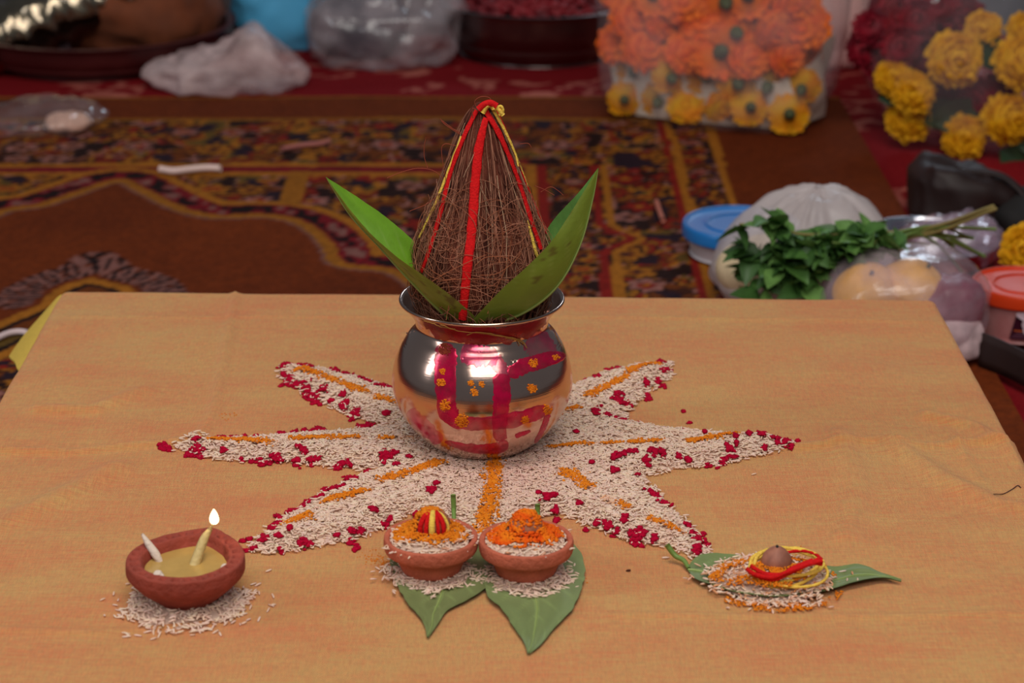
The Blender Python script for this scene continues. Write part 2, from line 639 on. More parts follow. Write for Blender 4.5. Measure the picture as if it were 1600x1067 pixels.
def carpet_brown():
    xs = np.arange(-1.0, 0.4571, 0.0042)
    ys = np.concatenate([np.linspace(-0.75, 0.15, 20)[:-1], np.arange(0.15, 1.5561, 0.0042)])
    X, Y = np.meshgrid(xs, ys, indexing='ij')
    X = X.ravel()
    Y = Y.ravel()
    P = np.stack([X, Y], -1)
    wob = 0.006 * (fbm(xyz(X * 9, Y * 9), 2) - 0.5)
    field = np.array(lin((110, 46, 13)))
    field2 = np.array(lin((88, 33, 10)))
    n = fbm(xyz(X * 7, Y * 7), 21)[:, None]
    c = field * n + field2 * (1 - n)
    och = np.array(lin((152, 92, 26)))
    drk = np.array(lin((30, 16, 16)))
    mar = np.array(lin((108, 18, 26)))
    pnk = np.array(lin((142, 92, 84)))
    nav = np.array(lin((32, 22, 34)))
    brn = np.array(lin((100, 48, 16)))
    redd = np.array(lin((122, 26, 20)))
    olv = np.array(lin((92, 68, 28)))

    # floral filling: scattered rosettes and scrolls on a dark ground
    def floral(cell, seed, ground):
        g = np.repeat(ground[None], len(P), 0)
        q = xyz(X / cell * 1.5, Y / cell * 1.1)
        s = fbm(q + 1.5 * fbm(q * 0.8, seed + 3)[:, None], seed, 3)
        s2 = fbm(q * 1.3 + 7, seed + 5, 3)
        for lo, hi, colr in ((0.30, 0.40, brn), (0.44, 0.48, och), (0.48, 0.53, brn), (0.53, 0.575, redd), (0.60, 0.66, och), (0.66, 1, olv)):
            g[(s > lo) & (s < hi)] = colr
        g[(s2 > 0.63)] = drk
        g[(s2 > 0.575) & (s2 < 0.60)] = pnk
        g[(s2 < 0.34)] = nav
        # rosettes
        iu = np.floor(X / cell).astype(int)
        iv = np.floor(Y / cell).astype(int)
        for du in (-1, 0, 1):
            for dv in (-1, 0, 1):
                a = iu + du
                b = iv + dv
                h1 = _h(a, b, a * 0, seed)
                h2 = _h(a, b, a * 0 + 1, seed)
                h3 = _h(a, b, a * 0 + 2, seed)
                cx = (a + 0.2 + 0.6 * h1) * cell
                cy = (b + 0.2 + 0.6 * h2) * cell
                dx = X - cx
                dy = Y - cy
                r = np.hypot(dx, dy)
                th = np.arctan2(dy, dx)
                R = cell * (0.26 + 0.16 * h3)
                rr = r / (R * (0.82 + 0.18 * np.cos(th * 6 + h1 * 6)))
                pet = np.where((h2 > 0.62)[:, None], pnk, np.where((h2 < 0.25)[:, None], redd, och))
                on = (rr < 1.18) & (h3 > 0.22)
                g[on] = drk
                on2 = (rr < 0.95) & (h3 > 0.22)
                g[on2] = pet[on2]
                on3 = (rr < 0.5) & (h3 > 0.22)
                g[on3] = np.where((h1 > 0.5)[:, None], redd, brn)[on3]
                on4 = (rr < 0.24) & (h3 > 0.22)
                g[on4] = np.where((h1 > 0.5)[:, None], och, nav)[on4]
        return g

    fl = 0.94 * floral(0.060, 5, np.array(lin((52, 24, 14)))) + 0.06 * brn
    fs = 0.94 * floral(0.036, 15, np.array(lin((44, 20, 16)))) + 0.06 * brn
    yb0 = at(600, 192, 0)[1]          # outer side of the flowered border
    yb1 = at(600, 262, 0)[1]          # inner side
    xb0 = at(1110, 210, 0)[0]
    xb1 = at(942, 275, 0)[0]
    inner = (Y < yb0) & (X < xb0)
    c[inner] = fl[inner]
    # guard stripes of the border
    g1 = (Y < yb0 + 0.012 + wob) & (Y > yb0 - 0.004) & (X < xb0)
    c[g1] = och * 0.75
    rim = 1.556 - Y
    c[(rim < 0.010)] = och * 0.8

    def vstripe(x0, wd, col, ymax):
        k = (np.abs(X + wob - x0) < wd) & (Y < ymax)
        c[k] = col

    gb = (X < xb0) & (X > xb0 - 0.05) & (Y < yb0)
    c[gb] = fs[gb]
    vstripe(xb0, 0.005, och, yb0)
    vstripe(xb0 - 0.05, 0.0045, och, yb0)
    vstripe(xb0 - 0.059, 0.004, redd, yb0)
    # inner guard of the right-hand border, with a pointed notch
    ny = at(975, 378, 0)[1]
    xg = xb1 + 0.030 * np.exp(-((Y - ny) / 0.03) ** 2)
    lim = Y < yb1
    for off, wd, col in ((0, 0.005, och), (-0.012, 0.0055, redd), (-0.042, 0.024, None), (-0.072, 0.0055, redd), (-0.084, 0.005, och)):
        k = (np.abs(X + wob - (xg + off)) < wd) & lim
        c[k] = fs[k] if col is None else col
    # long inner guard of the far border
    for yy, wd, col in ((yb1, 0.008, och), (yb1 - 0.020, 0.012, mar), (yb1 - 0.040, 0.007, och)):
        k = (np.abs(Y + wob - yy) < wd) & (X < xb1 - 0.09)
        c[k] = (col if col is not mar else mar) * (0.8 + 0.4 * vn(xyz(X * 60, Y * 60), 4)[:, None])[k] if True else col
    # field with its curved frame
    frame = [(-90, 380), (0, 336), (60, 325), (120, 306), (185, 286), (225, 303), (270, 325), (310, 338), (350, 343), (400, 340), (450, 345), (490, 362), (515, 385), (528, 412), (560, 420), (610, 426), (645, 446), (690, 500), (720, 580)]
    fr = catmull(pxl(frame), 160)
    poly = np.vstack([fr, [[fr[-1, 0], -0.8]], [[-1.3, -0.8]], [[-1.3, fr[0, 1]]]])
    sd = signed_poly(P, poly)
    ff = sd > -0.001
    fc = field * n + field2 * (1 - n)
    c[ff] = fc[ff]
    a = np.abs(seg_dist(P, fr))
    near = (a < 0.055)
    sg = np.where(sd > 0, a, -a) + wob
    dots = vn(xyz(X * 80, Y * 60), 14)
    for lo, hi, col in ((-0.054, -0.040, och), (-0.040, -0.006, mar), (-0.006, 0.009, och * 0.85), (0.009, 0.013, pnk * 0.6)):
        k = near & (sg > lo) & (sg < hi)
        c[k] = col
    k = near & (sg > -0.036) & (sg < -0.010) & (dots > 0.60)
    c[k] = drk
    k = near & (sg > -0.036) & (sg < -0.010) & (dots < 0.32)
    c[k] = pnk * 0.7
    # upright bar in the spandrel
    bx = at(458, 300, 0)[0]
    k = (np.abs(X - bx) < 0.012) & (Y < yb1 - 0.03) & (sd < -0.045)
    c[k] = och * 0.85
    # crest of the central medallion
    mc = at(135, 470, 0)[:2]
    crest = catmull(pxl([(20, 478), (45, 455), (85, 438), (120, 428), (150, 408), (180, 428), (215, 437), (245, 447), (270, 475)]), 80)
    d = seg_dist(P, crest)
    ang = np.arctan2(Y - mc[1], X - mc[0])
    tooth = np.sin(ang * 40 + 160 * d * np.sign(np.sin(ang * 20)))
    k = (d < 0.021) & (Y > 0.5)
    c[k & (tooth > 0.1)] = pnk * 0.75
    c[k & (tooth < -0.2)] = drk
    inn = signed_poly(P, np.vstack([crest, [[mc[0] + .3, .3]], [[mc[0] - .3, .3]]]))
    rr = inn
    for lo, hi, col in ((0.028, 0.042, och), (0.042, 0.05, drk), (0.05, 0.066, brn), (0.066, 0.078, olv), (0.078, 0.086, drk), (0.086, 0.1, och)):
        kk = (rr > lo) & (rr < hi) & (Y > 0.45)
        c[kk] = col
    kk = rr >= 0.1
    c[kk & (Y < 0.9)] = fs[kk & (Y < 0.9)]
    c *= (0.85 + 0.3 * vn(xyz(X * 160, Y * 160), 6))[:, None]
    Z = 0.002 + 0.0025 * fbm(xyz(X * 5, Y * 5), 12) + 0.0008 * vn(xyz(X * 200, Y * 200), 5)
    return obj('patterned_carpet', xyz(X, Y, Z), gridfaces(len(xs), len(ys)), M['carpet'], cols=c, label='brown carpet with dense floral borders spread under the low table', cat='carpet')


carpet_brown()

# ------------------------------------------------------------------ low table and its cloth
M['wood'] = mat('table_wood', (110, 70, 40), 0.6, var=0.2, vscale=12, stretch=(1, 8, 1))
TC = np.array([[-0.335, -0.40], [0.351, -0.40], [0.3500, 0.3105], [-0.3365, 0.3335]])   # table corners


def box(x0, x1, y0, y1, z0, z1):
    v = [(x, y, z) for z in (z0, z1) for y in (y0, y1) for x in (x0, x1)]
    f = np.array([[0, 2, 3, 1], [4, 5, 7, 6], [0, 1, 5, 4], [2, 6, 7, 3], [0, 4, 6, 2], [1, 3, 7, 5]])
    return np.array(v, float), f


t = thing('low_table', (0.0, -0.04, 0.005), 'low wooden table hidden under the saffron cloth', 'table')
part('tabletop', *box(-0.325, 0.340, -0.39, 0.30, H - 0.024, H - 0.004), M['wood'], t, smooth=False)
for sx in (-0.30, 0.29):
    for sy in (-0.36, 0.25):
        part('leg', *box(sx - 0.015, sx + 0.015, sy - 0.015, sy + 0.015, 0.005, H - 0.024), M['wood'], t, smooth=False)

CREASES = [  # (pixel polyline, height, width)
    ([(110, 497), (400, 495), (900, 495), (1450, 503)], 0.0011, 0.0024),
    ([(368, 457), (350, 560), (335, 640), (312, 690)], 0.0020, 0.0035),
    ([(0, 702), (110, 706), (230, 697), (312, 690)], 0.0028, 0.005),
    ([(60, 640), (150, 640), (225, 610)], 0.003, 0.007),
    ([(0, 820), (90, 780), (180, 735)], 0.0035, 0.010),
    ([(1240, 702), (1370, 690), (1440, 700), (1540, 690), (1610, 700)], 0.0030, 0.005),
    ([(1450, 650), (1520, 665), (1600, 720)], 0.0036, 0.007),
    ([(1400, 700), (1470, 750), (1560, 790), (1620, 800)], 0.0036, 0.009),
    ([(1310, 680), (1340, 760), (1320, 840)], 0.0026, 0.009),
    ([(950, 963), (1250, 964), (1620, 960)], 0.0014, 0.003),
    ([(-20, 985), (150, 990), (330, 975)], 0.0014, 0.003),
    ([(1480, 670), (1500, 700), (1530, 750)], 0.0018, 0.003),
]


def cloth_height(X, Y):
    P = np.stack([X, Y], -1)
    z = 0.0022 * (fbm(xyz(X * 9, Y * 13), 3, 3) - 0.5)
    z = z + 0.0010 * (fbm(xyz(X * 40, Y * 40), 4, 2) - 0.5)
    amp = np.clip((np.abs(X) - 0.16) / 0.15, 0, 1)
    z = z + amp * 0.004 * (fbm(xyz(X * 16 + Y * 9, Y * 24 - X * 6), 8, 2) - 0.5)
    for pl, h, wd in CREASES:
        d = seg_dist(P, pxl(pl, H))
        z = z + 1.35 * h * np.exp(-(d / wd) ** 2)
    return z


def make_cloth():
    over = 0.125
    nx, ny = 230, 240
    ext = 46
    hx = np.linspace(0, over, ext + 1)[1:]
    us = np.concatenate([-hx[::-1], np.linspace(0, 1, nx), 1 + hx])
    vs = np.concatenate([-hx[::-1], np.linspace(0, 1, ny), 1 + hx])
    U, W = np.meshgrid(us, vs, indexing='ij')
    U = U.ravel()
    W = W.ravel()
    uc = np.clip(U, 0, 1)
    wc = np.clip(W, 0, 1)
    X = (TC[0, 0] * (1 - uc) + TC[1, 0] * uc) * (1 - wc) + (TC[3, 0] * (1 - uc) + TC[2, 0] * uc) * wc
    Y = (TC[0, 1] * (1 - uc) + TC[1, 1] * uc) * (1 - wc) + (TC[3, 1] * (1 - uc) + TC[2, 1] * uc) * wc
    du = U - uc
    dw = W - wc
    s = np.hypot(du, dw)
    dx = np.where(s > 0, du / np.maximum(s, 1e-9), 0)
    dy = np.where(s > 0, dw / np.maximum(s, 1e-9), 0)
    r = 0.006
    a = np.clip(s / r, 0, np.pi / 2)
    outw = r * np.sin(a) + np.maximum(s - r * np.pi / 2, 0) * 0.06
    drop = r * (1 - np.cos(a)) + np.maximum(s - r * np.pi / 2, 0) * 0.99
    hang = np.clip(s / 0.05, 0, 1)
    fold = 0.010 * hang * (fbm(xyz(X * 14, Y * 14, s * 2), 6, 2) - 0.35)
    edge = np.clip(np.minimum(np.minimum(uc, 1 - uc) * 0.69, np.minimum(wc, 1 - wc) * 0.72) / 0.004, 0, 1)
    X2 = X + dx * (outw + fold)
    Y2 = Y + dy * (outw + fold)
    # the edges run a little wavy on the right-hand side
    Z = H - drop + cloth_height(X, Y) * np.where(s > 0, 0.5, 1.0)
    o = obj('tablecloth', xyz(X2, Y2, np.maximum(Z, 0.012)), gridfaces(len(us), len(vs))[:, ::-1], M['cloth'], label='saffron cotton cloth draped over the low table', cat='tablecloth')
    # the turned-out corner at the far left
    e = np.array([at(112, 458, H), at(88, 500, H), at(62, 550, H), at(38, 596, H)]) - [0, 0, 0.003]
    q = np.array([at(84, 470, H - 0.012), at(62, 495, H - 0.028), at(36, 525, H - 0.040), at(14, 556, H - 0.048)])
    m_ = 14
    ee = catmull(e, m_)
    qq = catmull(q, m_)
    rows = []
    for k in np.linspace(0, 1, 10):
        rows.append(ee * (1 - k) + qq * k + np.array([0, 0, 0.004]) * math.sin(math.pi * k))
    g = np.array(rows)
    g = g + 0.0015 * (fbm(g * 60, 3)[..., None] - 0.5)
    lo = g - np.array([0, 0, 0.0012])
    v = np.concatenate([g.reshape(-1, 3), lo.reshape(-1, 3)])
    f1 = gridfaces(10, m_)
    obj('turned_corner', v, [f1, f1[:, ::-1] + 10 * m_], mat('saffron_shaded_flap', (222, 186, 84), 0.85, spec=0.15, var=0.1, vscale=120, bump=0.3, bscale=900), o, label='yellower shaded side of the cloth at the turned corner')  # look of the thin, shaded flap put into a yellower colour
    return o


make_cloth()


def top(px, py, dz=0.0):
    p = at(px, py, H)
    return np.array([p[0], p[1], H + float(cloth_height(np.array([p[0]]), np.array([p[1]]))[0]) + dz])


# ------------------------------------------------------------------ rice star
STAR = [(440, 572), (480, 574), (540, 586), (625, 612), (700, 590), (755, 560), (830, 585), (896, 604), (945, 586), (1000, 574), (1046, 569), (1045, 592), (1010, 616), (988, 640), (975, 660),
        (1050, 673), (1130, 679), (1200, 683), (1238, 698), (1200, 711), (1120, 728), (1050, 735), (1003, 745),
        (1035, 785), (1075, 822), (1108, 868), (1085, 872), (1040, 855), (985, 848), (930, 828), (880, 806), (840, 812), (800, 835), (755, 862), (715, 835), (690, 815), (640, 808),
        (600, 826), (550, 846), (480, 858), (420, 867), (390, 862), (405, 840), (440, 815), (500, 780), (545, 752), (600, 732), (560, 735), (500, 729), (420, 724), (340, 722), (295, 710), (272, 701), (300, 690),
        (380, 688), (480, 679), (560, 675), (612, 668), (575, 662), (520, 640), (470, 612), (442, 590)]
STAR_W = pxl(STAR, H)


def mound_h(P, poly, top_h, slope):
    return np.clip(signed_poly(P, poly) * slope, -1, top_h)


TURM_LINES = [([(452, 586), (475, 588), (500, 597)], 6), ([(505, 601), (540, 615), (575, 628), (622, 646)], 6), ([(325, 699), (350, 702), (392, 704), (425, 707)], 7), ([(458, 702), (500, 700), (570, 697)], 6),
              ([(595, 699), (640, 697), (680, 699)], 5), ([(440, 829), (462, 826), (482, 820)], 8), ([(505, 801), (540, 790), (578, 779)], 7), ([(595, 766), (630, 757), (665, 744), (690, 736)], 7),
              ([(773, 735), (770, 765), (766, 800), (757, 826), (750, 850)], 9), ([(884, 751), (900, 762), (918, 778)], 9), ([(946, 795), (962, 801), (980, 808)], 7), ([(1016, 825), (1035, 833), (1062, 840)], 7),
              ([(855, 712), (900, 707), (970, 705)], 3.5), ([(985, 705), (1035, 702)], 4.5), ([(1075, 703), (1110, 697), (1155, 689)], 6), ([(1030, 577), (1000, 587), (980, 597)], 6), ([(980, 602), (950, 617), (920, 632)], 6), ([(905, 648), (880, 658), (868, 664)], 5)]
TL_W = [(catmull(pxl(l, H), 40), wpx / 2400.0) for l, wpx in TURM_LINES]


def star():
    lo = STAR_W.min(0)
    hi = STAR_W.max(0)
    n = 58000
    P = rng.uniform(lo - 0.004, hi + 0.004, (n, 2))
    sd = signed_poly(P, STAR_W) + rng.normal(0, 0.0018, n)
    k = (sd > 0.0) & (np.hypot(P[:, 0], P[:, 1]) > 0.022)
    P = P[k]
    sd = np.maximum(sd[k], 0)
    h = np.minimum(sd * 0.40, 0.0058)
    z = H + cloth_height(P[:, 0], P[:, 1]) + 0.0008 + h * rng.uniform(0.80, 1.06, len(P)) + 0.0006 * fbm(xyz(P[:, 0] * 80, P[:, 1] * 80), 3)
    c = ricecol(len(P))
    # grains dusted with the powders next to them
    for pl, wd in TL_W:
        d = seg_dist(P, pl)
        m = np.clip(1 - (d - wd * 0.5) / (wd * 1.3), 0, 1) * rng.uniform(0, 0.75, len(P))
        c = c * (1 - m[:, None]) + np.array(lin((226, 140, 44))) * m[:, None]
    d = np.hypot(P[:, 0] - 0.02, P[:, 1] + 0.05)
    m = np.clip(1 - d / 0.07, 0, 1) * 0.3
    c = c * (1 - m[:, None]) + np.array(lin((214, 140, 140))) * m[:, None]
    g1 = rice(np.column_stack([P, z]), c, 0.13)
    # bed under the grains
    xs = np.arange(lo[0], hi[0], 0.003)
    ys = np.arange(lo[1], hi[1], 0.003)
    X, Y = np.meshgrid(xs, ys, indexing='ij')
    Pg = np.stack([X.ravel(), Y.ravel()], -1)
    s = signed_poly(Pg, STAR_W)
    hb = np.clip((s - 0.001) * 0.36, -0.002, 0.0050)
    Z = H + cloth_height(Pg[:, 0], Pg[:, 1]) + hb - 0.0004
    f = gridfaces(len(xs), len(ys))[:, ::-1]
    f = f[(s[f] > 0.0015).all(1)]
    v = np.column_stack([Pg, Z])
    used, inv = np.unique(f, return_inverse=True)
    v = v[used]
    f = inv.reshape(f.shape)
    V, Fs, C = join([g1, (v, f, RICE_C * 0.97)])
    obj('rice_star', V, Fs, M['rice'], cols=C, kind='stuff', label='white rice grains strewn as a large star under the metal pot', cat='rice')
    # turmeric drawn along the rays
    Ps = []
    Ss = []
    for pl, wd in TL_W:
        L = np.linalg.norm(np.diff(pl, axis=0), axis=1).sum()
        m_ = int(L * wd * 2.0e6 * 1.1) + 30
        t_ = rng.uniform(0, 1, m_)
        p = np.stack([np.interp(t_, np.linspace(0, 1, len(pl)), pl[:, i]) for i in (0, 1)], -1)
        gap = fbm(xyz(p[:, 0] * 90, p[:, 1] * 90), 15, 2)
        p = p + rng.normal(0, wd * 0.8, (m_, 2)) * (0.4 + 1.0 * gap[:, None])
        Ps.append(p[gap > 0.36])
        Ss.append(rng.uniform(0.0004, 0.0012, (gap > 0.36).sum()))
    for (x, y, s_, m_) in ((588, 872, 14, 60), (600, 880, 8, 30), (905, 905, 6, 12), (355, 650, 14, 22), (1250, 860, 9, 10)):
        c0 = at(x, y)[:2]
        p = c0 + rng.normal(0, s_ / 2700, (m_, 2))
        Ps.append(p)
        Ss.append(rng.uniform(0.0003, 0.0006, m_))
    p = np.concatenate(Ps)
    S = np.concatenate(Ss)
    sd = signed_poly(p, STAR_W)
    z = H + cloth_height(p[:, 0], p[:, 1]) + np.minimum(np.maximum(sd, 0) * 0.4, 0.0058) + np.where(sd > 0, 0.0019, 0.0002)
    v, f, _ = blobs(np.column_stack([p, z]), S, 0.7)
    obj('turmeric_powder', v, f, M['turmeric'], kind='stuff', label='orange turmeric powder drawn in lines along the rays of the rice star', cat='powder')


star()
KUM = '''447 574 10;470 578 10;485 577 8;452 597 10;465 605 12;480 617 14;492 627 12;507 618 8;518 634 5;537 630 6;537 642 9;554 652 11;564 668 7;580 666 7;605 658 6;525 584 12;540 590 8;565 599 8;575 603 7;597 612 10;608 615 9;
443 590 6;440 602 3;260 702 9;252 702 4;302 712 14;306 700 6;312 716 6;350 716 4;378 723 3;345 691 7;365 688 9;380 687 7;400 686 5;440 679 6;460 677 8;480 676 8;505 674 9;495 672 5;408 726 9;428 722 9;436 724 6;465 727 7;475 718 7;490 726 8;
530 733 8;543 731 7;575 738 4;600 725 10;610 722 8;547 752 10;517 770 12;490 783 9;478 790 10;458 800 10;437 810 6;428 825 9;425 833 6;413 851 9;453 842 5;475 855 9;440 865 4;385 860 4;395 862 3;380 846 3;390 843 3;435 852 4;
555 838 8;548 848 6;565 836 5;583 812 6;600 825 5;610 818 5;557 857 7;527 845 3;650 808 4;675 782 9;683 772 4;1032 570 9;1042 585 9;1033 604 9;1010 607 6;1012 622 7;960 582 11;930 593 5;935 601 4;913 597 3;970 638 13;967 630 6;932 658 9;
950 662 5;965 662 6;974 664 4;996 663 3;1067 675 4;1190 681 6;1190 695 5;1195 707 4;1210 693 6;1228 698 8;1236 704 4;1246 691 2;1148 698 6;1150 707 4;1140 713 8;1143 720 5;1128 727 7;1106 730 4;1023 723 9;1035 722 7;1010 732 7;960 728 8;
985 721 8;970 725 6;1060 724 5;1075 727 4;960 752 6;995 750 3;925 738 3;1020 781 12;1038 793 9;1075 825 7;1090 838 11;1095 847 9;1105 852 5;1088 865 8;992 847 13;1002 843 8;1022 849 5;962 838 5;977 826 6;950 829 7;933 825 4;862 792 10;868 805 7;
870 815 5;904 801 4;842 788 3;1068 645 2;1077 662 2;640 730 3;620 740 4;900 690 3;915 830 2;1100 690 3;1170 694 4;1215 700 4'''


def kumkum():
    Ps = []
    Ss = []
    for tok in KUM.replace('\n', '').split(';'):
        x, y, s = map(float, tok.split())
        m_ = int(4 + 1.35 * (s * 0.85) ** 1.45)
        a = rng.uniform(0, np.pi)
        q = rng.normal(0, 1, (m_, 2)) * [s * 0.58, s * 0.30]
        q = np.stack([q[:, 0] * math.cos(a) - q[:, 1] * math.sin(a), (q[:, 0] * math.sin(a) + q[:, 1] * math.cos(a)) * 0.55], -1)
        for d in q:
            Ps.append(at(x + d[0], y + d[1])[:2])
            Ss.append(rng.uniform(0.0007, 0.0021))
    p = np.array(Ps)
    sd = signed_poly(p, STAR_W)
    z = H + cloth_height(p[:, 0], p[:, 1]) + np.minimum(np.maximum(sd, 0) * 0.4, 0.0058) + 0.0007 + np.where(sd > 0, 0.0016, 0)
    v, f, _ = blobs(np.column_stack([p, z]), np.array(Ss), 0.7, 0.45)
    obj('kumkum_powder', v, f, M['kumkum'], kind='stuff', label='crimson kumkum powder clumped along the edges of the rice star', cat='powder')


kumkum()

# ------------------------------------------------------------------ metal pot
ZB = H + 0.0035
POT_PTS = [(0.0005, 0.0), (0.018, 0.0), (0.0255, 0.0008), (0.0335, 0.0055), (0.0425, 0.0130), (0.0505, 0.0228), (0.0562, 0.0335), (0.0590, 0.0445), (0.0588, 0.0530), (0.0570, 0.0615), (0.0535, 0.0705), (0.0486, 0.0790),
           (0.0448, 0.0836), (0.0430, 0.0868), (0.0431, 0.0893), (0.0452, 0.0940), (0.0492, 0.0993), (0.0528, 0.1030)]
POT = catmull(POT_PTS, 180)
RIM = catmull([(0.0522, 0.1024), (0.0533, 0.1030), (0.0537, 0.1040), (0.0532, 0.1050), (0.0522, 0.1050), (0.0510, 0.1040)], 24)
INN = catmull([(0.0510, 0.1040), (0.0480, 0.0985), (0.0442, 0.0940), (0.0418, 0.0890), (0.0420, 0.0850), (0.0480, 0.0750), (0.0530, 0.0600), (0.0500, 0.0300), (0.0300, 0.0080), (0.0005, 0.0040)], 60)


def revolve_hit(px, py, prof, zb, lift=0.0, cx=0.0, cy=0.0):
    """point of a surface of revolution seen at a pixel (nearest silhouette point if the ray passes by); returns point, normal"""
    v = ray(px, py)
    ts = np.linspace(1.28, 1.62, 700)
    P = CAM + ts[:, None] * v
    r = np.hypot(P[:, 0] - cx, P[:, 1] - cy)
    order = np.argsort(prof[:, 1])
    R = np.interp(P[:, 2] - zb, prof[order, 1], prof[order, 0], left=0, right=0)
    g = r - R
    neg = np.where(g < 0)[0]
    if len(neg) and neg[0] > 0:
        i = neg[0]
        f = g[i - 1] / (g[i - 1] - g[i])
        p = P[i - 1] * (1 - f) + P[i] * f
    else:
        p = P[np.argmin(g)]
    z = p[2] - zb
    e = 0.0008
    Rz = np.interp([z - e, z + e], prof[order, 1], prof[order, 0])
    dr = (Rz[1] - Rz[0]) / (2 * e)
    rad = np.array([p[0] - cx, p[1] - cy, 0])
    rad /= np.linalg.norm(rad) + 1e-9
    nrm = rad - np.array([0, 0, dr])
    nrm /= np.linalg.norm(nrm)
    R0 = np.interp(z, prof[order, 1], prof[order, 0])
    p = np.array([cx + rad[0] * R0, cy + rad[1] * R0, p[2]])
    return p + nrm * lift, nrm


def metal_material(name, base, rough, ring=900.0, strength=0.12, aniso=0.5):
    m = bpy.data.materials.new(name)
    m.use_nodes = True
    N = m.node_tree.nodes
    L = m.node_tree.links
    b = N['Principled BSDF']
    b.inputs['Metallic'].default_value = 1
    b.inputs['Roughness'].default_value = rough
    tc = N.new('ShaderNodeTexCoord')
    mp = N.new('ShaderNodeMapping')
    mp.inputs['Scale'].default_value = (1, 1, ring / 12)
    nz = N.new('ShaderNodeTexNoise')
    nz.inputs['Scale'].default_value = 12
    nz.inputs['Detail'].default_value = 3
    L.new(tc.outputs['Object'], mp.inputs[0])
    L.new(mp.outputs[0], nz.inputs['Vector'])
    bp = N.new('ShaderNodeBump')
    bp.inputs['Strength'].default_value = strength
    bp.inputs['Distance'].default_value = 0.0004
    L.new(nz.outputs['Fac'], bp.inputs['Height'])
    L.new(bp.outputs[0], b.inputs['Normal'])
    n2 = N.new('ShaderNodeTexNoise')
    n2.inputs['Scale'].default_value = 35
    n2.inputs['Detail'].default_value = 5
    L.new(tc.outputs['Object'], n2.inputs['Vector'])
    mx = N.new('ShaderNodeMix')
    mx.data_type = 'RGBA'
    mx.inputs['A'].default_value = base + (1,)
    mx.inputs['B'].default_value = tuple(x * 0.82 for x in base) + (1,)
    L.new(n2.outputs['Fac'], mx.inputs['Factor'])
    L.new(mx.outputs['Result'], b.inputs['Base Color'])
    mr = N.new('ShaderNodeMapRange')
    mr.inputs[3].default_value = rough * 0.7
    mr.inputs[4].default_value = rough * 1.5
    L.new(n2.outputs['Fac'], mr.inputs[0])
    L.new(mr.outputs[0], b.inputs['Roughness'])
    return m


M['pot'] = metal_material('polished_copper_bronze', (0.82, 0.56, 0.45), 0.15)
M['rim'] = metal_material('pot_rim_metal', (0.62, 0.42, 0.34), 0.18)  # pot metal darkened: the dark surroundings it reflects are put into its colour
M['paint'] = mat('wet_kumkum_paint', (206, 8, 70), 0.2, spec=0.5, metal=0.45, var=0.3, vscale=90, alpha_rng=(0.5, 0.95), ascale=75)
M['paint_thin'] = mat('thin_kumkum_wash', (226, 50, 110), 0.2, spec=0.4, metal=0.6, var=0.3, vscale=60, alpha_rng=(0.12, 0.62), ascale=50)
M['paint_neck'] = mat('kumkum_around_neck', (150, 10, 22), 0.3, spec=0.4, var=0.3, vscale=60, alpha_rng=(0.55, 0.95), ascale=45)
M['water'] = mat('water_drop', (255, 255, 255), 0.02, trans=1.0)

pot = thing('metal_pot', (0, 0, ZB), 'round copper pot smeared with red marks standing on the rice star', 'pot')
# raised ring lines turned into the belly
body = POT.copy()
for zc in (0.0745, 0.0760):
    body[:, 0] -= 0.00004 * np.exp(-((body[:, 1] - zc) / 0.0004) ** 2)
body = np.column_stack([np.interp(np.linspace(0, 1, 420), np.linspace(0, 1, 180), body[:, i]) for i in (0, 1)])
for zc in (0.0742, 0.0758):
    body[:, 0] -= 0.00006 * np.exp(-((body[:, 1] - zc) / 0.0003) ** 2)
v, f = lathe(body, 160, (0, 0, ZB))
part('body', v, f, M['pot'], pot)
v, f = lathe(RIM, 160, (0, 0, ZB))
part('rim', v, f, M['rim'], pot, label='thick rolled rim of the copper pot')
v, f = lathe(INN, 96, (0, 0, ZB))
part('inner_wall', v, f, M['rim'], pot)


def stroke(pl, wpx, n=40, m_=9, lift=0.0003, rag=0.16, seed=1, prof=POT, zb=ZB):
    pl = np.asarray(pl, float)
    c = catmull(pl, n)
    tg = np.gradient(c, axis=0)
    tg /= np.linalg.norm(tg, axis=1)[:, None]
    nr = np.stack([-tg[:, 1], tg[:, 0]], -1)
    wpx = np.interp(np.linspace(0, 1, n), np.linspace(0, 1, len(np.atleast_1d(wpx))), np.atleast_1d(wpx)) if np.ndim(wpx) else np.full(n, wpx)
    G = []
    for i in range(n):
        e1 = 1 + rag * 2 * (vn(np.array([i * 0.35, 0, seed]), 3) - 0.5) + rag * (rng.uniform() - 0.5)
        e2 = 1 + rag * 2 * (vn(np.array([i * 0.35, 9, seed]), 3) - 0.5) + rag * (rng.uniform() - 0.5)
        endr = min(1, 0.35 + 0.3 * min(i, n - 1 - i))
        row = []
        for s in np.linspace(-1, 1, m_):
            q = c[i] + nr[i] * s * wpx[i] / 2 * (e1 if s < 0 else e2) * endr
            bulge = lift * (1 + 0.8 * abs(s) ** 4)
            row.append(revolve_hit(q[0], q[1], prof, zb, bulge * (0.15 if abs(s) == 1 else 1))[0])
        G.append(row)
    return np.array(G).reshape(-1, 3), gridfaces(n, m_)


def kstroke(pl, wpx, m='paint', seed=1, n=40, lift=0.0003, rag=0.16):
    v, f = stroke(pl, wpx, n=n, seed=seed, lift=lift, rag=rag)
    part('kumkum_mark', v, f, M[m], pot, label='smeared crimson kumkum mark' if m == 'paint' else None)


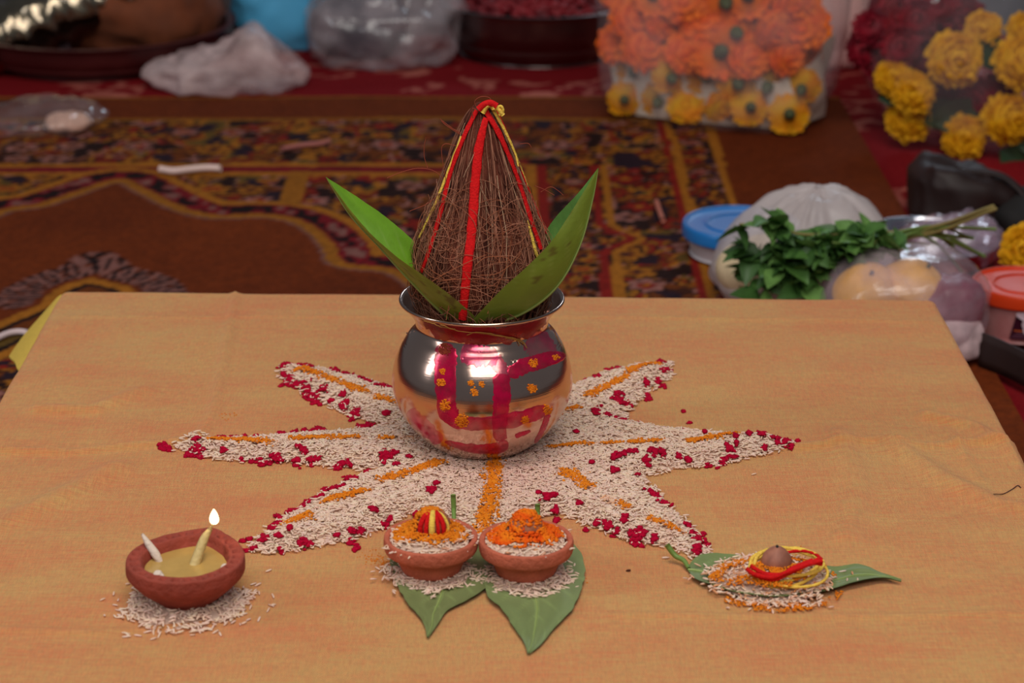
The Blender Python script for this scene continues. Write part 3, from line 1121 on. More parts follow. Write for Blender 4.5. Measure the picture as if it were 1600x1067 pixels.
kstroke([(694, 536), (697, 560), (697, 600), (700, 640), (712, 657)], [30, 34, 34, 32, 22], seed=2)
kstroke([(690, 646), (712, 659), (745, 662), (790, 658), (830, 648), (858, 637)], [14, 20, 20, 22, 22, 16], seed=3, lift=0.00042)
kstroke([(784, 584), (784, 620), (782, 650), (780, 690)], [30, 28, 26, 22], seed=4, lift=0.00036)
kstroke([(793, 690), (780, 699), (755, 702), (725, 698), (695, 690)], [16, 18, 16, 12, 6], seed=5, lift=0.0003)
kstroke([(795, 588), (808, 577), (830, 568), (855, 561), (884, 555)], [18, 24, 24, 22, 14], seed=6, lift=0.0004)
kstroke([(857, 645), (849, 668), (836, 692)], [9, 9, 6], seed=7)
kstroke([(805, 682), (818, 677), (829, 673)], [8, 7, 4], seed=8)
kstroke([(720, 551), (750, 556), (778, 556)], [30, 34, 26], 'paint_thin', seed=9, lift=0.0002)
kstroke([(770, 560), (782, 575), (790, 600)], [26, 22, 18], 'paint_thin', seed=10, lift=0.0002)
kstroke([(826, 528), (842, 540), (858, 560)], [34, 44, 40], 'paint_thin', seed=11, lift=0.0002)
kstroke([(640, 640), (655, 660), (690, 690)], [16, 26, 20], 'paint_thin', seed=12, lift=0.00015)
# red round the neck
v, f = stroke([(663, 497), (690, 514), (730, 523), (760, 525), (800, 521), (830, 510), (852, 494)], [16, 28, 30, 28, 30, 30, 18], n=60, seed=14, lift=0.00025, rag=0.3)
part('kumkum_band', v, f, M['paint_neck'], pot, label='crimson stain round the neck of the pot')
for i, (x, y, s) in enumerate([(695, 545, 10), (690, 597, 7), (696, 633, 9), (722, 657, 11), (741, 612, 7), (752, 600, 5), (735, 598, 5), (833, 568, 8), (832, 607, 8), (868, 559, 6), (855, 640, 8), (820, 655, 7), (692, 580, 5)]):
    m_ = int(s * s * 1.5)
    P = []
    for _ in range(m_):
        a = rng.uniform(0, 2 * np.pi)
        rr = s * math.sqrt(rng.uniform()) * rng.uniform(0.6, 1.1)
        P.append(revolve_hit(x + rr * math.cos(a), y + rr * math.sin(a), POT, ZB, 0.0003)[0])
    v, f, _ = blobs(np.array(P), rng.uniform(0.0003, 0.0008, m_), 0.8)
    part('turmeric_dab', v, f, M['turmeric'] if i else mat('stained_turmeric', (140, 52, 22), 0.9), pot, label='orange turmeric dab on the pot')
for x, y in [(738, 539), (730, 549), (724, 560), (731, 569), (749, 550), (632, 520), (641, 519), (647, 518), (800, 565), (792, 572), (806, 563)]:
    p, nn = revolve_hit(x, y, POT, ZB, 0.0)
    v, f, _ = blobs(p[None], np.array([rng.uniform(0.0006, 0.0011)]), 0.8, 0.1)
    part('water_drop', v, f, M['water'], pot)
# loose coir strands caught round the neck
for pl in ([(690, 505), (715, 514), (745, 518), (775, 522), (800, 526), (815, 533), (822, 545)], [(730, 521), (745, 517), (775, 521), (805, 530), (818, 538)], [(668, 498), (690, 508), (712, 512)], [(790, 526), (805, 529), (812, 540)]):
    c = catmull(np.array(pl, float), 30)
    P = np.array([revolve_hit(q[0], q[1], POT, ZB, 0.0008 + 0.0006 * rng.uniform())[0] for q in c])
    v, f = tube(P, 0.00032, 4)
    part('loose_strand', v, f, mat('pale_coir', (170, 120, 50), 0.8), pot)

# ------------------------------------------------------------------ coconut
NUT = catmull([(0.0004, 0.0), (0.014, 0.004), (0.026, 0.012), (0.0345, 0.022), (0.0405, 0.036), (0.0436, 0.050), (0.0440, 0.062), (0.0420, 0.076), (0.0368, 0.090), (0.0282, 0.1115), (0.0205, 0.1325), (0.0128, 0.1530), (0.0075, 0.1635), (0.0030, 0.1690), (0.0004, 0.1695)], 160)
ZN = H + 0.068
coco = thing('coconut', (0, 0, ZN), 'brown husked coconut bound with red and yellow threads set in the pot mouth', 'coconut')
v, f = lathe(NUT, 120, (0, 0, ZN))
ang = np.arctan2(v[:, 1], v[:, 0])
rel = (v[:, 2] - ZN)
dsp = 0.0022 * (fbm(np.stack([np.cos(ang) * 9, np.sin(ang) * 9, rel * 22], -1), 4) - 0.5) + 0.0013 * (fbm(np.stack([np.cos(ang) * 34, np.sin(ang) * 34, rel * 30], -1), 9, 2) - 0.5)
rad = np.stack([np.cos(ang), np.sin(ang), 0 * ang], -1)
part('husk', v + rad * dsp[:, None] * np.clip(np.hypot(v[:, 0], v[:, 1]) / 0.01, 0, 1)[:, None], f, M['husk'], coco)


def nut_r(z):
    return np.interp(z, NUT[:, 1], NUT[:, 0])


FP = []
cA = np.array(lin((176, 118, 94)))
cB = np.array(lin((98, 52, 38)))
cC = np.array(lin((196, 158, 128)))
for i in range(760):
    a0 = rng.uniform(0, 2 * np.pi)
    za = rng.uniform(0.06, 0.166)
    zb_ = max(0.015, za - rng.uniform(0.02, 0.10))
    n_ = 9
    z = np.linspace(za, zb_, n_)
    drift = rng.normal(0, 0.22)
    a = a0 + drift * np.linspace(0, 1, n_) ** 1.5 + 0.022 * np.cumsum(rng.normal(0, 1, n_))
    lf = 0.0006 + np.abs(rng.normal(0, 0.0011)) * np.sin(np.linspace(0.1, 3.0, n_))
    r_ = nut_r(z) + lf
    P = np.stack([r_ * np.cos(a), r_ * np.sin(a), z + ZN], -1)
    mix = rng.uniform()
    c = cA * mix + cB * (1 - mix)
    if rng.uniform() < 0.12:
        c = cC
    vv, ff = tube(P, rng.uniform(0.00012, 0.00030), 3, cap=False)
    FP.append((vv, ff, c))
# curled and crossing strands
for i in range(330):
    a0 = rng.uniform(-np.pi, 0) if i < 250 else rng.uniform(0, np.pi)
    z0 = rng.uniform(0.02, 0.11)
    n_ = 14
    tt = np.linspace(0, 1, n_)
    R = rng.uniform(0.006, 0.025)
    ph = rng.uniform(0, 6.28)
    span = rng.uniform(1.5, 4.5)
    z = np.clip(z0 + R * np.sin(ph + span * tt) * 0.7, 0.012, 0.165)
    a = a0 + (R * np.cos(ph + span * tt)) / 0.042
    lf = 0.001 + rng.uniform(0.0005, 0.0045) * np.sin(np.pi * tt)
    r_ = nut_r(z) + lf
    P = np.stack([r_ * np.cos(a), r_ * np.sin(a), z + ZN], -1)
    mix = rng.uniform()
    vv, ff = tube(P, rng.uniform(0.00012, 0.00024), 3, cap=False)
    FP.append((vv, ff, cA * mix + np.array(lin((150, 84, 56))) * (1 - mix)))
# stray hairs that stand off the outline
for pl, Y in (([(700, 288), (680, 268), (655, 263), (630, 268), (605, 278)], -0.01), ([(668, 262), (663, 245), (663, 228), (666, 214)], -0.01), ([(720, 210), (706, 200), (690, 188), (697, 196), (722, 208)], -0.005), ([(722, 212), (700, 198), (687, 185)], -0.005),
              ([(745, 170), (742, 158), (752, 151), (765, 153), (768, 163)], -0.004), ([(745, 172), (738, 170), (740, 190)], -0.01), ([(700, 300), (690, 240), (695, 225), (712, 228)], -0.015), ([(845, 300), (860, 292), (872, 298), (880, 305)], 0.0), ([(835, 290), (850, 296), (866, 305)], 0.0),
              ([(690, 432), (700, 445), (702, 470), (697, 500)], -0.045), ([(640, 330), (668, 318), (690, 300)], -0.01), ([(812, 225), (825, 224), (830, 230)], 0.0), ([(675, 440), (700, 425), (735, 408), (760, 398)], -0.047), ([(682, 440), (720, 436), (770, 436), (795, 438)], -0.046), ([(800, 370), (790, 420), (770, 460), (762, 490)], -0.046),
              ([(672, 360), (668, 400), (672, 420), (690, 432)], -0.047), ([(778, 330), (786, 370), (780, 410)], -0.048), ([(750, 430), (775, 428), (800, 412), (815, 395)], -0.047), ([(742, 415), (760, 402), (790, 402), (800, 412)], -0.0475)):
    P = catmull(np.array([aty(x, y, Y) for x, y in pl]), 18)
    vv, ff = tube(P, 0.00022, 4)
    FP.append((vv, ff, np.array(lin((158, 92, 62))) if Y < -0.02 else np.array(lin((150, 70, 50)))))
V, Fs, C = join(FP)
part('coir_fibres', V, Fs, M['fibre'], coco, cols=C, kind='stuff', label='loose brown coir fibres')


def thread(pl, wpx, m, lift, name='binding_thread', flat=0.45, n=40):
    c = catmull(np.array(pl, float), n)
    wp = np.interp(np.linspace(0, 1, n), np.linspace(0, 1, len(np.atleast_1d(wpx))), np.atleast_1d(np.asarray(wpx, float)))
    V = []
    K = 10
    for i in range(n):
        p, nn = revolve_hit(c[i, 0], c[i, 1], NUT, ZN, lift)
        i0, i1 = max(i - 1, 0), min(i + 1, n - 1)
        tg = revolve_hit(c[i1, 0], c[i1, 1], NUT, ZN, lift)[0] - revolve_hit(c[i0, 0], c[i0, 1], NUT, ZN, lift)[0]
        tg /= np.linalg.norm(tg) + 1e-9
        side = np.cross(tg, nn)
        side /= np.linalg.norm(side) + 1e-9
        hw = wp[i] / 2 / 2430 * (1 + 0.06 * math.sin(i * 1.7))
        for a in np.linspace(0, 2 * np.pi, K, endpoint=False):
            V.append(p + side * hw * math.cos(a) + nn * (hw * flat * math.sin(a) + 0.0004 * math.sin(5 * a + i * 0.9) * (hw / 0.003)))
    part(name, np.array(V), gridfaces(n, K, False, True), M[m], coco, label='red binding thread on the coconut' if m == 'red_thread' else 'yellow binding thread on the coconut')


thread([(758, 186), (749, 230), (743, 290), (738, 360), (731, 420), (724, 496)], [9, 14, 15, 15, 15, 13], 'red_thread', 0.0022)
thread([(746, 174), (727, 215), (707, 270), (692, 330), (676, 385), (662, 424)], [7, 9, 9, 9, 8, 7], 'red_thread', 0.0016)
thread([(724, 214), (702, 272), (684, 318), (668, 352), (658, 372)], [6, 6, 6, 5, 4], 'yellow_thread', 0.0014, flat=0.7)
thread([(753, 168), (774, 206), (793, 250), (808, 290), (824, 340), (841, 390)], [9, 11, 10, 10, 10, 9], 'red_thread', 0.0022)
thread([(760, 166), (780, 204), (797, 243), (802, 262)], [7, 6, 5, 3], 'yellow_thread', 0.0036, flat=0.7)
thread([(822, 345), (828, 368), (834, 392), (838, 402)], [3, 6, 7, 5], 'yellow_thread', 0.0012, flat=0.7)
thread([(782, 176), (801, 222), (822, 278), (842, 326), (860, 366)], [6, 8, 8, 8, 7], 'red_thread', 0.0018)
thread([(812, 232), (824, 258), (835, 284), (840, 296)], [4, 6, 6, 4], 'yellow_thread', 0.0020, flat=0.7)
# knot at the tip
for pl, r_, m in (([(748, 171), (756, 164), (766, 161), (776, 166)], 0.0022, 'red_thread'), ([(754, 176), (760, 166), (768, 162), (772, 170)], 0.0018, 'yellow_thread'), ([(770, 163), (778, 170), (786, 180)], 0.0015, 'yellow_thread'), ([(776, 168), (783, 166), (786, 174), (780, 180)], 0.0009, 'yellow_thread')):
    P = catmull(np.array([aty(x, y, -0.010) for x, y in pl]), 16)
    v, f = tube(P, r_, 8)
    part('binding_thread', v, f, M[m], coco)

# ------------------------------------------------------------------ leaves


def leaf_cols(n, m_, base, vein, seed, spots=0.0, spotc=(90, 60, 30), patch=None):
    t_, s_ = np.meshgrid(np.linspace(0, 1, n), np.linspace(-1, 1, m_), indexing='ij')
    nz = fbm(np.stack([t_ * 6, s_ * 4, 0 * t_ + seed], -1), seed)
    c = np.array(lin(base)) * (0.82 + 0.36 * nz[..., None])
    vn_ = np.abs(((t_ * 7 - np.abs(s_) * 1.6) % 1.0) - 0.5)
    k = np.clip(1 - vn_ / 0.06, 0, 1)[..., None] * 0.35
    k = np.maximum(k, np.clip(1 - np.abs(s_) / 0.05, 0, 1)[..., None] * 0.8)
    c = c * (1 - k) + np.array(lin(vein)) * k
    if spots:
        sp = fbm(np.stack([t_ * 16, s_ * 5, 0 * t_ + seed + 5], -1), seed + 3, 2)
        q = (sp > 1 - spots)[..., None] * 0.6
        c = c * (1 - q) + np.array(lin(spotc)) * q
    if patch is not None:
        c = c * patch(t_, s_)[..., None]
    return c.reshape(-1, 3)


def folded_leaf(name, fold, near, far, label, base, nearbase, seed):
    n = 48
    h = 12
    fo = catmull(np.array([aty(x, y, Y) for x, y, Y in fold]), n)
    ne = catmull(np.array([aty(x, y, Y) for x, y, Y in near]), n)
    fa = catmull(np.array([aty(x, y, Y) for x, y, Y in far]), n)
    G = np.zeros((n, 2 * h + 1, 3))
    for j in range(h + 1):
        k = j / h
        bul = math.sin(math.pi * k) * 0.10
        G[:, h + j] = fo * (1 - k) + fa * k + bul * np.linalg.norm(fa - fo, axis=1)[:, None] * np.array([0, 0.5, -0.6])
        G[:, h - j] = fo * (1 - k) + ne * k + bul * np.linalg.norm(ne - fo, axis=1)[:, None] * np.array([0, -0.6, -0.5])
    G = G + 0.0006 * (fbm(G * 120, seed)[..., None] - 0.5)
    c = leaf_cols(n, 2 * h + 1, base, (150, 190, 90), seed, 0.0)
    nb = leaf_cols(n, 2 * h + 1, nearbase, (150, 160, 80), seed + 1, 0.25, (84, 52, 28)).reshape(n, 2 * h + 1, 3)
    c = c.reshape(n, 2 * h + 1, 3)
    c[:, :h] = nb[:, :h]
    root = thing(name, tuple(fo[0]), label, 'leaf')
    part('blade', G, gridfaces(n, 2 * h + 1), M['leaf'], root, cols=c.reshape(-1, 3))
    v, f = tube(fo + np.array([0, 0, -0.0002]), np.linspace(0.0011, 0.0003, n), 6)
    part('midrib', v, f, mat('midrib_green', (120, 130, 62), 0.5), root)
    return root


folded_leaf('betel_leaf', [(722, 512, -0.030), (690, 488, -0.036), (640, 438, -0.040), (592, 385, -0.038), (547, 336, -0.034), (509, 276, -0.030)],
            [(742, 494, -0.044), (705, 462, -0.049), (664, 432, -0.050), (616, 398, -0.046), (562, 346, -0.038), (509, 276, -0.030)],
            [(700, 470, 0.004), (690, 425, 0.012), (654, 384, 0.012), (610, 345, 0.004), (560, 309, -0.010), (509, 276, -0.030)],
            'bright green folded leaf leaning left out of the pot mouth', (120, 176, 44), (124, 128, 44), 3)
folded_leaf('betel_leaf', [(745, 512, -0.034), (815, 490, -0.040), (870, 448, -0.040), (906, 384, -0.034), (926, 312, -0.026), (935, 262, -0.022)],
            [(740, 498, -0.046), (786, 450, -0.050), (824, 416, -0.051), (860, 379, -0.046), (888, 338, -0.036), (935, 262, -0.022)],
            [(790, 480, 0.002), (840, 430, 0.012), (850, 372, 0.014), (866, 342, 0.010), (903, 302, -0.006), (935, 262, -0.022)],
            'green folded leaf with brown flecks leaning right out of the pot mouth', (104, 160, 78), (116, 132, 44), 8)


def lying_leaf(name, rows, stem, label, base, seed, z0=0.0012, curl=0.002):
    """rows: (left px, right px) from base to tip on the cloth"""
    n = 60
    m_ = 25
    L = catmull(np.array([at(*r[0]) for r in rows]), n)
    R = catmull(np.array([at(*r[1]) for r in rows]), n)
    s_ = np.linspace(-1, 1, m_)
    # ragged margins
    cen = (L + R) / 2
    for E, q in ((L, 0), (R, 5)):
        d = E - cen
        E += d * (0.05 * (vn(np.stack([np.arange(n) * 0.55, 0 * np.arange(n) + q, 0 * np.arange(n)], -1), seed) - 0.5))[:, None]
    G = L[:, None] * ((1 - s_) / 2)[None, :, None] + R[:, None] * ((1 + s_) / 2)[None, :, None]
    tt = np.linspace(0, 1, n)[:, None]
    wid = np.linalg.norm(R - L, axis=1)[:, None]
    G[..., 2] = H + cloth_height(G[..., 0].ravel(), G[..., 1].ravel()).reshape(n, m_) + z0 + curl * np.abs(s_)[None] ** 2 * (wid / wid.max()) + curl * 0.8 * fbm(np.stack([tt * 5 + 0 * s_, s_ * 2 + 0 * tt, 0 * tt + 0 * s_ + seed], -1), seed) * (0.3 + tt)
    c = leaf_cols(n, m_, base, (150, 172, 104), seed)
    root = thing(name, tuple(G[0, m_ // 2]), label, 'leaf')
    part('blade', G, gridfaces(n, m_), M['leaf_flat'], root, cols=c)
    part('blade_underside', G - np.array([0, 0, 0.0004]), gridfaces(n, m_)[:, ::-1], M['leaf_flat'], root, cols=c * 0.9)
    rib = G[:, m_ // 2] + np.array([0, 0, 0.0002])
    v, f = tube(rib, np.linspace(0.0008, 0.0002, n), 6)
    part('midrib', v, f, mat('pale_rib', (150, 168, 96), 0.5), root)
    st = catmull(np.array(stem), 14)
    v, f = tube(st, np.linspace(0.0013, 0.0017, 14), 8)
    part('stem', v, f, mat('leaf_stem', (110, 138, 62), 0.5), root)
    return root


lying_leaf('betel_leaf', [((702, 822), (718, 822)), ((640, 848), (757, 838)), ((612, 878), (770, 868)), ((616, 905), (770, 900)), ((624, 928), (758, 926)), ((637, 950), (732, 942)), ((654, 968), (700, 958)), ((664, 984), (686, 978)), ((667, 1000), (670, 1000))],
           [at(710, 824) + [0, 0, .0025], at(709, 815) + [0, 0, .007], aty(709, 795, at(710, 812)[1]), aty(708, 773, at(710, 812)[1] + 0.001)], 'smaller green leaf lying under the left clay bowl', (116, 126, 78), 4)
lying_leaf('betel_leaf', [((832, 822), (846, 822)), ((775, 848), (880, 842)), ((757, 885), (907, 872)), ((757, 915), (914, 900)), ((763, 940), (908, 928)), ((786, 961), (893, 962)), ((803, 987), (868, 986)), ((818, 1008), (846, 1012)), ((824, 1026), (828, 1026))],
           [at(839, 824) + [0, 0, .0025], at(840, 818) + [0, 0, .006], aty(840, 803, at(840, 812)[1]), aty(840, 788, at(840, 812)[1] + 0.001)], 'larger green leaf lying under the right clay bowl', (116, 130, 82), 6)
lying_leaf('betel_leaf', [((1074, 890), (1076, 896)), ((1088, 878), (1086, 912)), ((1112, 875), (1112, 926)), ((1150, 880), (1150, 938)), ((1200, 886), (1205, 944)), ((1260, 890), (1262, 938)), ((1300, 896), (1300, 930)), ((1340, 890), (1340, 919)), ((1378, 901), (1378, 912)), ((1407, 914), (1408, 915))],
           [at(1076, 893) + [0, 0, .002], at(1068, 885) + [0, 0, .004], aty(1055, 868, at(1068, 885)[1] + 0.004), aty(1042, 851, at(1068, 885)[1] + 0.006)], 'long green leaf with upturned stalk lying at the right of the cloth', (112, 126, 76), 9, curl=0.0035)

# ------------------------------------------------------------------ small heaps of rice


def heap(cx, cy, rx, ry, hgt, n, label, base_z=None, hole=0.0, seed=1, dust=0.0, scatter=20, name='rice_heap', zfun=None):
    r = np.random.default_rng(seed)
    a = r.uniform(0, 2 * np.pi, n)
    q = np.sqrt(r.uniform(hole ** 2, 1, n))
    out = 1 + 0.16 * (vn(np.stack([np.cos(a) * 2 + 5, np.sin(a) * 2 + 5, 0 * a], -1), seed) - 0.4) * 2 + r.normal(0, 0.04, n)
    X = cx + rx * q * out * np.cos(a)
    Y = cy + ry * q * out * np.sin(a)
    zz = hgt * (1 - q ** 2) * r.uniform(0.5, 1.05, n)
    if scatter:
        b = r.uniform(0, 2 * np.pi, scatter)
        e = r.uniform(1.0, 1.35, scatter)
        X = np.concatenate([X, cx + rx * e * np.cos(b)])
        Y = np.concatenate([Y, cy + ry * e * np.sin(b)])
        zz = np.concatenate([zz, np.zeros(scatter)])
    if base_z is None:
        Z = H + cloth_height(X, Y) + 0.0009 + zz
    else:
        Z = base_z + zz + (zfun(X, Y) if zfun else 0)
    c = ricecol(len(X), r)
    if dust:
        k = (r.uniform(0, 1, len(X)) < dust)[:, None] * r.uniform(0.2, 0.8, (len(X), 1))
        c = c * (1 - k) + np.array(lin((228, 136, 40))) * k
    v, f, cc = rice(np.column_stack([X, Y, Z]), c, 0.25, r)
    # bed
    gr = np.linspace(0, 0.9, 8)
    ga = np.linspace(0, 2 * np.pi, 28, endpoint=False)
    GR, GA = np.meshgrid(gr, ga, indexing='ij')
    bx = cx + rx * GR * np.cos(GA)
    by = cy + ry * GR * np.sin(GA)
    bz = (H + 0.0002 if base_z is None else base_z - 0.0008) + hgt * (1 - GR ** 2) * 0.75 + (zfun(bx, by) * 1.5 if zfun else 0)
    V, Fs, C = join([(v, f, cc), (xyz(bx, by, bz).reshape(-1, 3), gridfaces(8, 28, False, True)[:, ::-1], RICE_C * 0.8)])
    return obj(name, V, Fs, M['rice'], cols=C, kind='stuff', label=label, cat='rice')


def powder(name, P, S, m, label, cat='powder', flat=0.7, parent=None):
    v, f, _ = blobs(P, S, flat, 0.4)
    return obj(name, v, f, M[m], parent, kind='stuff', label=label, cat=cat)


# ------------------------------------------------------------------ lit clay lamp
LC = at(293, 941)
LX, LY = LC[0], LC[1]
LZ = H + 0.004
heap(LX, LY - 0.004, 0.037, 0.034, 0.0055, 950, 'white rice spread under the clay oil lamp', seed=5, scatter=26)
lamp = thing('oil_lamp', (LX, LY, LZ), 'red clay oil lamp with one burning wick at the left of the cloth', 'lamp')
TH = math.radians(77)


def lamp_out(a, r):
    d = np.angle(np.exp(1j * (a - TH)))
    sp = 0.0100 * np.exp(-(np.abs(d) / 0.40) ** 1.15)
    return r + sp * np.clip(r / 0.033, 0, 1) ** 1.6


na = 260
aa = np.linspace(0, 2 * np.pi, na, endpoint=False)
prof = [(0.0005, 0.0), (0.0165, 0.0), (0.0185, 0.0006), (0.0215, 0.0035), (0.0270, 0.0085), (0.0318, 0.0135), (0.0333, 0.0165), (0.0336, 0.0195), (0.0334, 0.0228), (0.0330, 0.0239), (0.0320, 0.0243), (0.0290, 0.0243), (0.0258, 0.0241), (0.0247, 0.0233), (0.0238, 0.0210), (0.0220, 0.0150), (0.0150, 0.0080), (0.0005, 0.0060)]
prof = catmull(prof, 110)
G = np.zeros((len(prof), na, 3))
for i, (r_, z_) in enumerate(prof):
    ro = lamp_out(aa, r_)
    # keep the wall thickness at the spout
    if z_ > 0.005 and i > 72:
        ro = r_ + (lamp_out(aa, 0.033) - 0.033) * 0.88 * min(1, max(0, (z_ - 0.010) / 0.010))
    G[i, :, 0] = LX + ro * np.cos(aa)
    G[i, :, 1] = LY + ro * np.sin(aa)
    G[i, :, 2] = LZ + z_
# stamped nicks round the flat rim
rimk = np.exp(-((prof[:, 0] - 0.0290) / 0.0020) ** 4) * (prof[:, 1] > 0.0225)
G[..., 2] -= rimk[:, None] * 0.0022 * np.clip(0.3 + 1.6 * np.sin(aa * 26), 0, 1)[None]
G += (0.0007 * (fbm(G * 160, 4) - 0.5))[..., None]
part('bowl', G.reshape(-1, 3), gridfaces(len(prof), na, False, True)[:, ::-1], M['clay_lamp'], lamp)
# melted ghee
ro = 0.0232 + (lamp_out(aa, 0.033) - 0.033) * 0.80
rr = np.linspace(0, 1, 10)[:, None]
GV = np.stack([LX + rr * ro * np.cos(aa), LY + rr * ro * np.sin(aa), np.full((10, na), LZ + 0.0182)], -1)
M['ghee'] = mat('melted_ghee', (186, 150, 84), 0.10, spec=0.5, sss=0.2, var=0.12, vscale=40)
part('ghee', GV.reshape(-1, 3), gridfaces(10, na, False, True), M['ghee'], lamp, label='yellow melted ghee filling the lamp')
M['wick'] = mat('cotton_wick', (226, 206, 190), 0.9, spec=0.15, bump=0.6, bscale=600)
M['wick_wet'] = mat('oiled_cotton_wick', (206, 180, 120), 0.45, spec=0.4, bump=0.4, bscale=600)


def wick(pl, Y, rad, m, name='wick', label=None):
    P = catmull(np.array([aty(x, y, LY + yy) for (x, y), yy in zip(pl, Y)]), 18)
    v, f = tube(P, np.interp(np.linspace(0, 1, 18), np.linspace(0, 1, len(rad)), rad), 10)
    return part(name, v, f, M[m], lamp, label=label)


wk = wick([(303, 886), (310, 866), (319, 842), (329, 826)], [0.004, 0.008, 0.012, 0.014], [0.0030, 0.0030, 0.0026, 0.0013], 'wick_wet', 'burning_wick', 'upright wick with a flame at its tip')
wick([(328, 828), (332, 820), (334, 814)], [0.014, 0.0142, 0.0145], [0.0008, 0.0006, 0.0005], 'wick_wet', 'wick_tip')
wick([(222, 834), (232, 850), (243, 866), (251, 881)], [0.016, 0.013, 0.010, 0.008], [0.0008, 0.0021, 0.0026, 0.0018], 'wick')
wick([(247, 894), (247, 902), (246, 914)], [-0.017, -0.020, -0.024], [0.0022, 0.0040, 0.0020], 'wick')
wick([(338, 903), (348, 895), (353, 888), (360, 884)], [-0.012, -0.010, -0.008, -0.006], [0.0010, 0.0026, 0.0032, 0.0012], 'wick')
# flame
fy = LY + 0.0145
f0 = aty(335, 819, fy)
f1 = aty(334, 795, fy)
hh = np.linspace(0, 1, 16)
fr = 0.0026 * np.sin(np.pi * hh ** 0.62) ** 0.85 + 0.0001
FPt = f0[None] * (1 - hh[:, None]) + f1[None] * hh[:, None]
v, f = tube(FPt, fr, 14)


def flame_material():
    m = bpy.data.materials.new('flame')
    m.use_nodes = True
    N = m.node_tree.nodes
    L = m.node_tree.links
    N.remove(N['Principled BSDF'])
    e = N.new('ShaderNodeEmission')
    e.inputs['Color'].default_value = (1.0, 0.78, 0.42, 1)
    e.inputs['Strength'].default_value = 5
    L.new(e.outputs[0], N['Material Output'].inputs['Surface'])
    return m


part('flame', v, f, flame_material(), lamp, label='small bright yellow-white flame')
pl_ = bpy.data.lights.new('flame_light', 'POINT')
pl_.energy = 0.012
pl_.color = (1, 0.7, 0.35)
pl_.shadow_soft_size = 0.004
plo = bpy.data.objects.new('flame_light', pl_)
COL.objects.link(plo)
plo.location = (f0 + f1) / 2
# stray grains near the lamp
P = np.array([top(x, y, 0.0009) for x, y in ((178, 931), (185, 941), (190, 955), (198, 998), (240, 1001), (337, 990), (420, 893), (424, 948), (405, 928), (396, 914), (425, 850), (1178, 742), (888, 951), (888, 941), (880, 930), (1265, 942), (1140, 941), (1040, 872), (597, 893), (590, 890), (608, 900))])
v, f, c = rice(P, ricecol(len(P)), 0.05)
obj('stray_rice', v, f, M['rice'], cols=c, kind='stuff', label='stray rice grains scattered singly on the cloth', cat='rice')

# ------------------------------------------------------------------ clay bowls of rice
BOWL = catmull([(0.0004, 0.0), (0.0150, 0.0), (0.0172, 0.0008), (0.0188, 0.0045), (0.0212, 0.0100), (0.0228, 0.0120), (0.0250, 0.0124), (0.0268, 0.0132), (0.0276, 0.0165), (0.0273, 0.0206), (0.0262, 0.0214), (0.0250, 0.0212), (0.0240, 0.0200), (0.0215, 0.0130), (0.0140, 0.0060), (0.0004, 0.0045)], 70)


def thread_ring(root, c, r, z0, z1, m, n=46, rad=0.0009, tilt=(0, 0), turns=3, lab=None, seed=1):
    r2 = np.random.default_rng(seed)
    a = np.linspace(0, 2 * np.pi * turns, n * turns)
    rr = r + 0.0006 * np.sin(a * 2.3 + seed)
    P = np.stack([c[0] + rr * np.cos(a), c[1] + rr * np.sin(a), np.linspace(z0, z1, len(a)) + tilt[0] * np.cos(a) + tilt[1] * np.sin(a)], -1)
    v, f = tube(P, rad, 6)
    return part('winding_thread', v, f, M[m], root, label=lab)


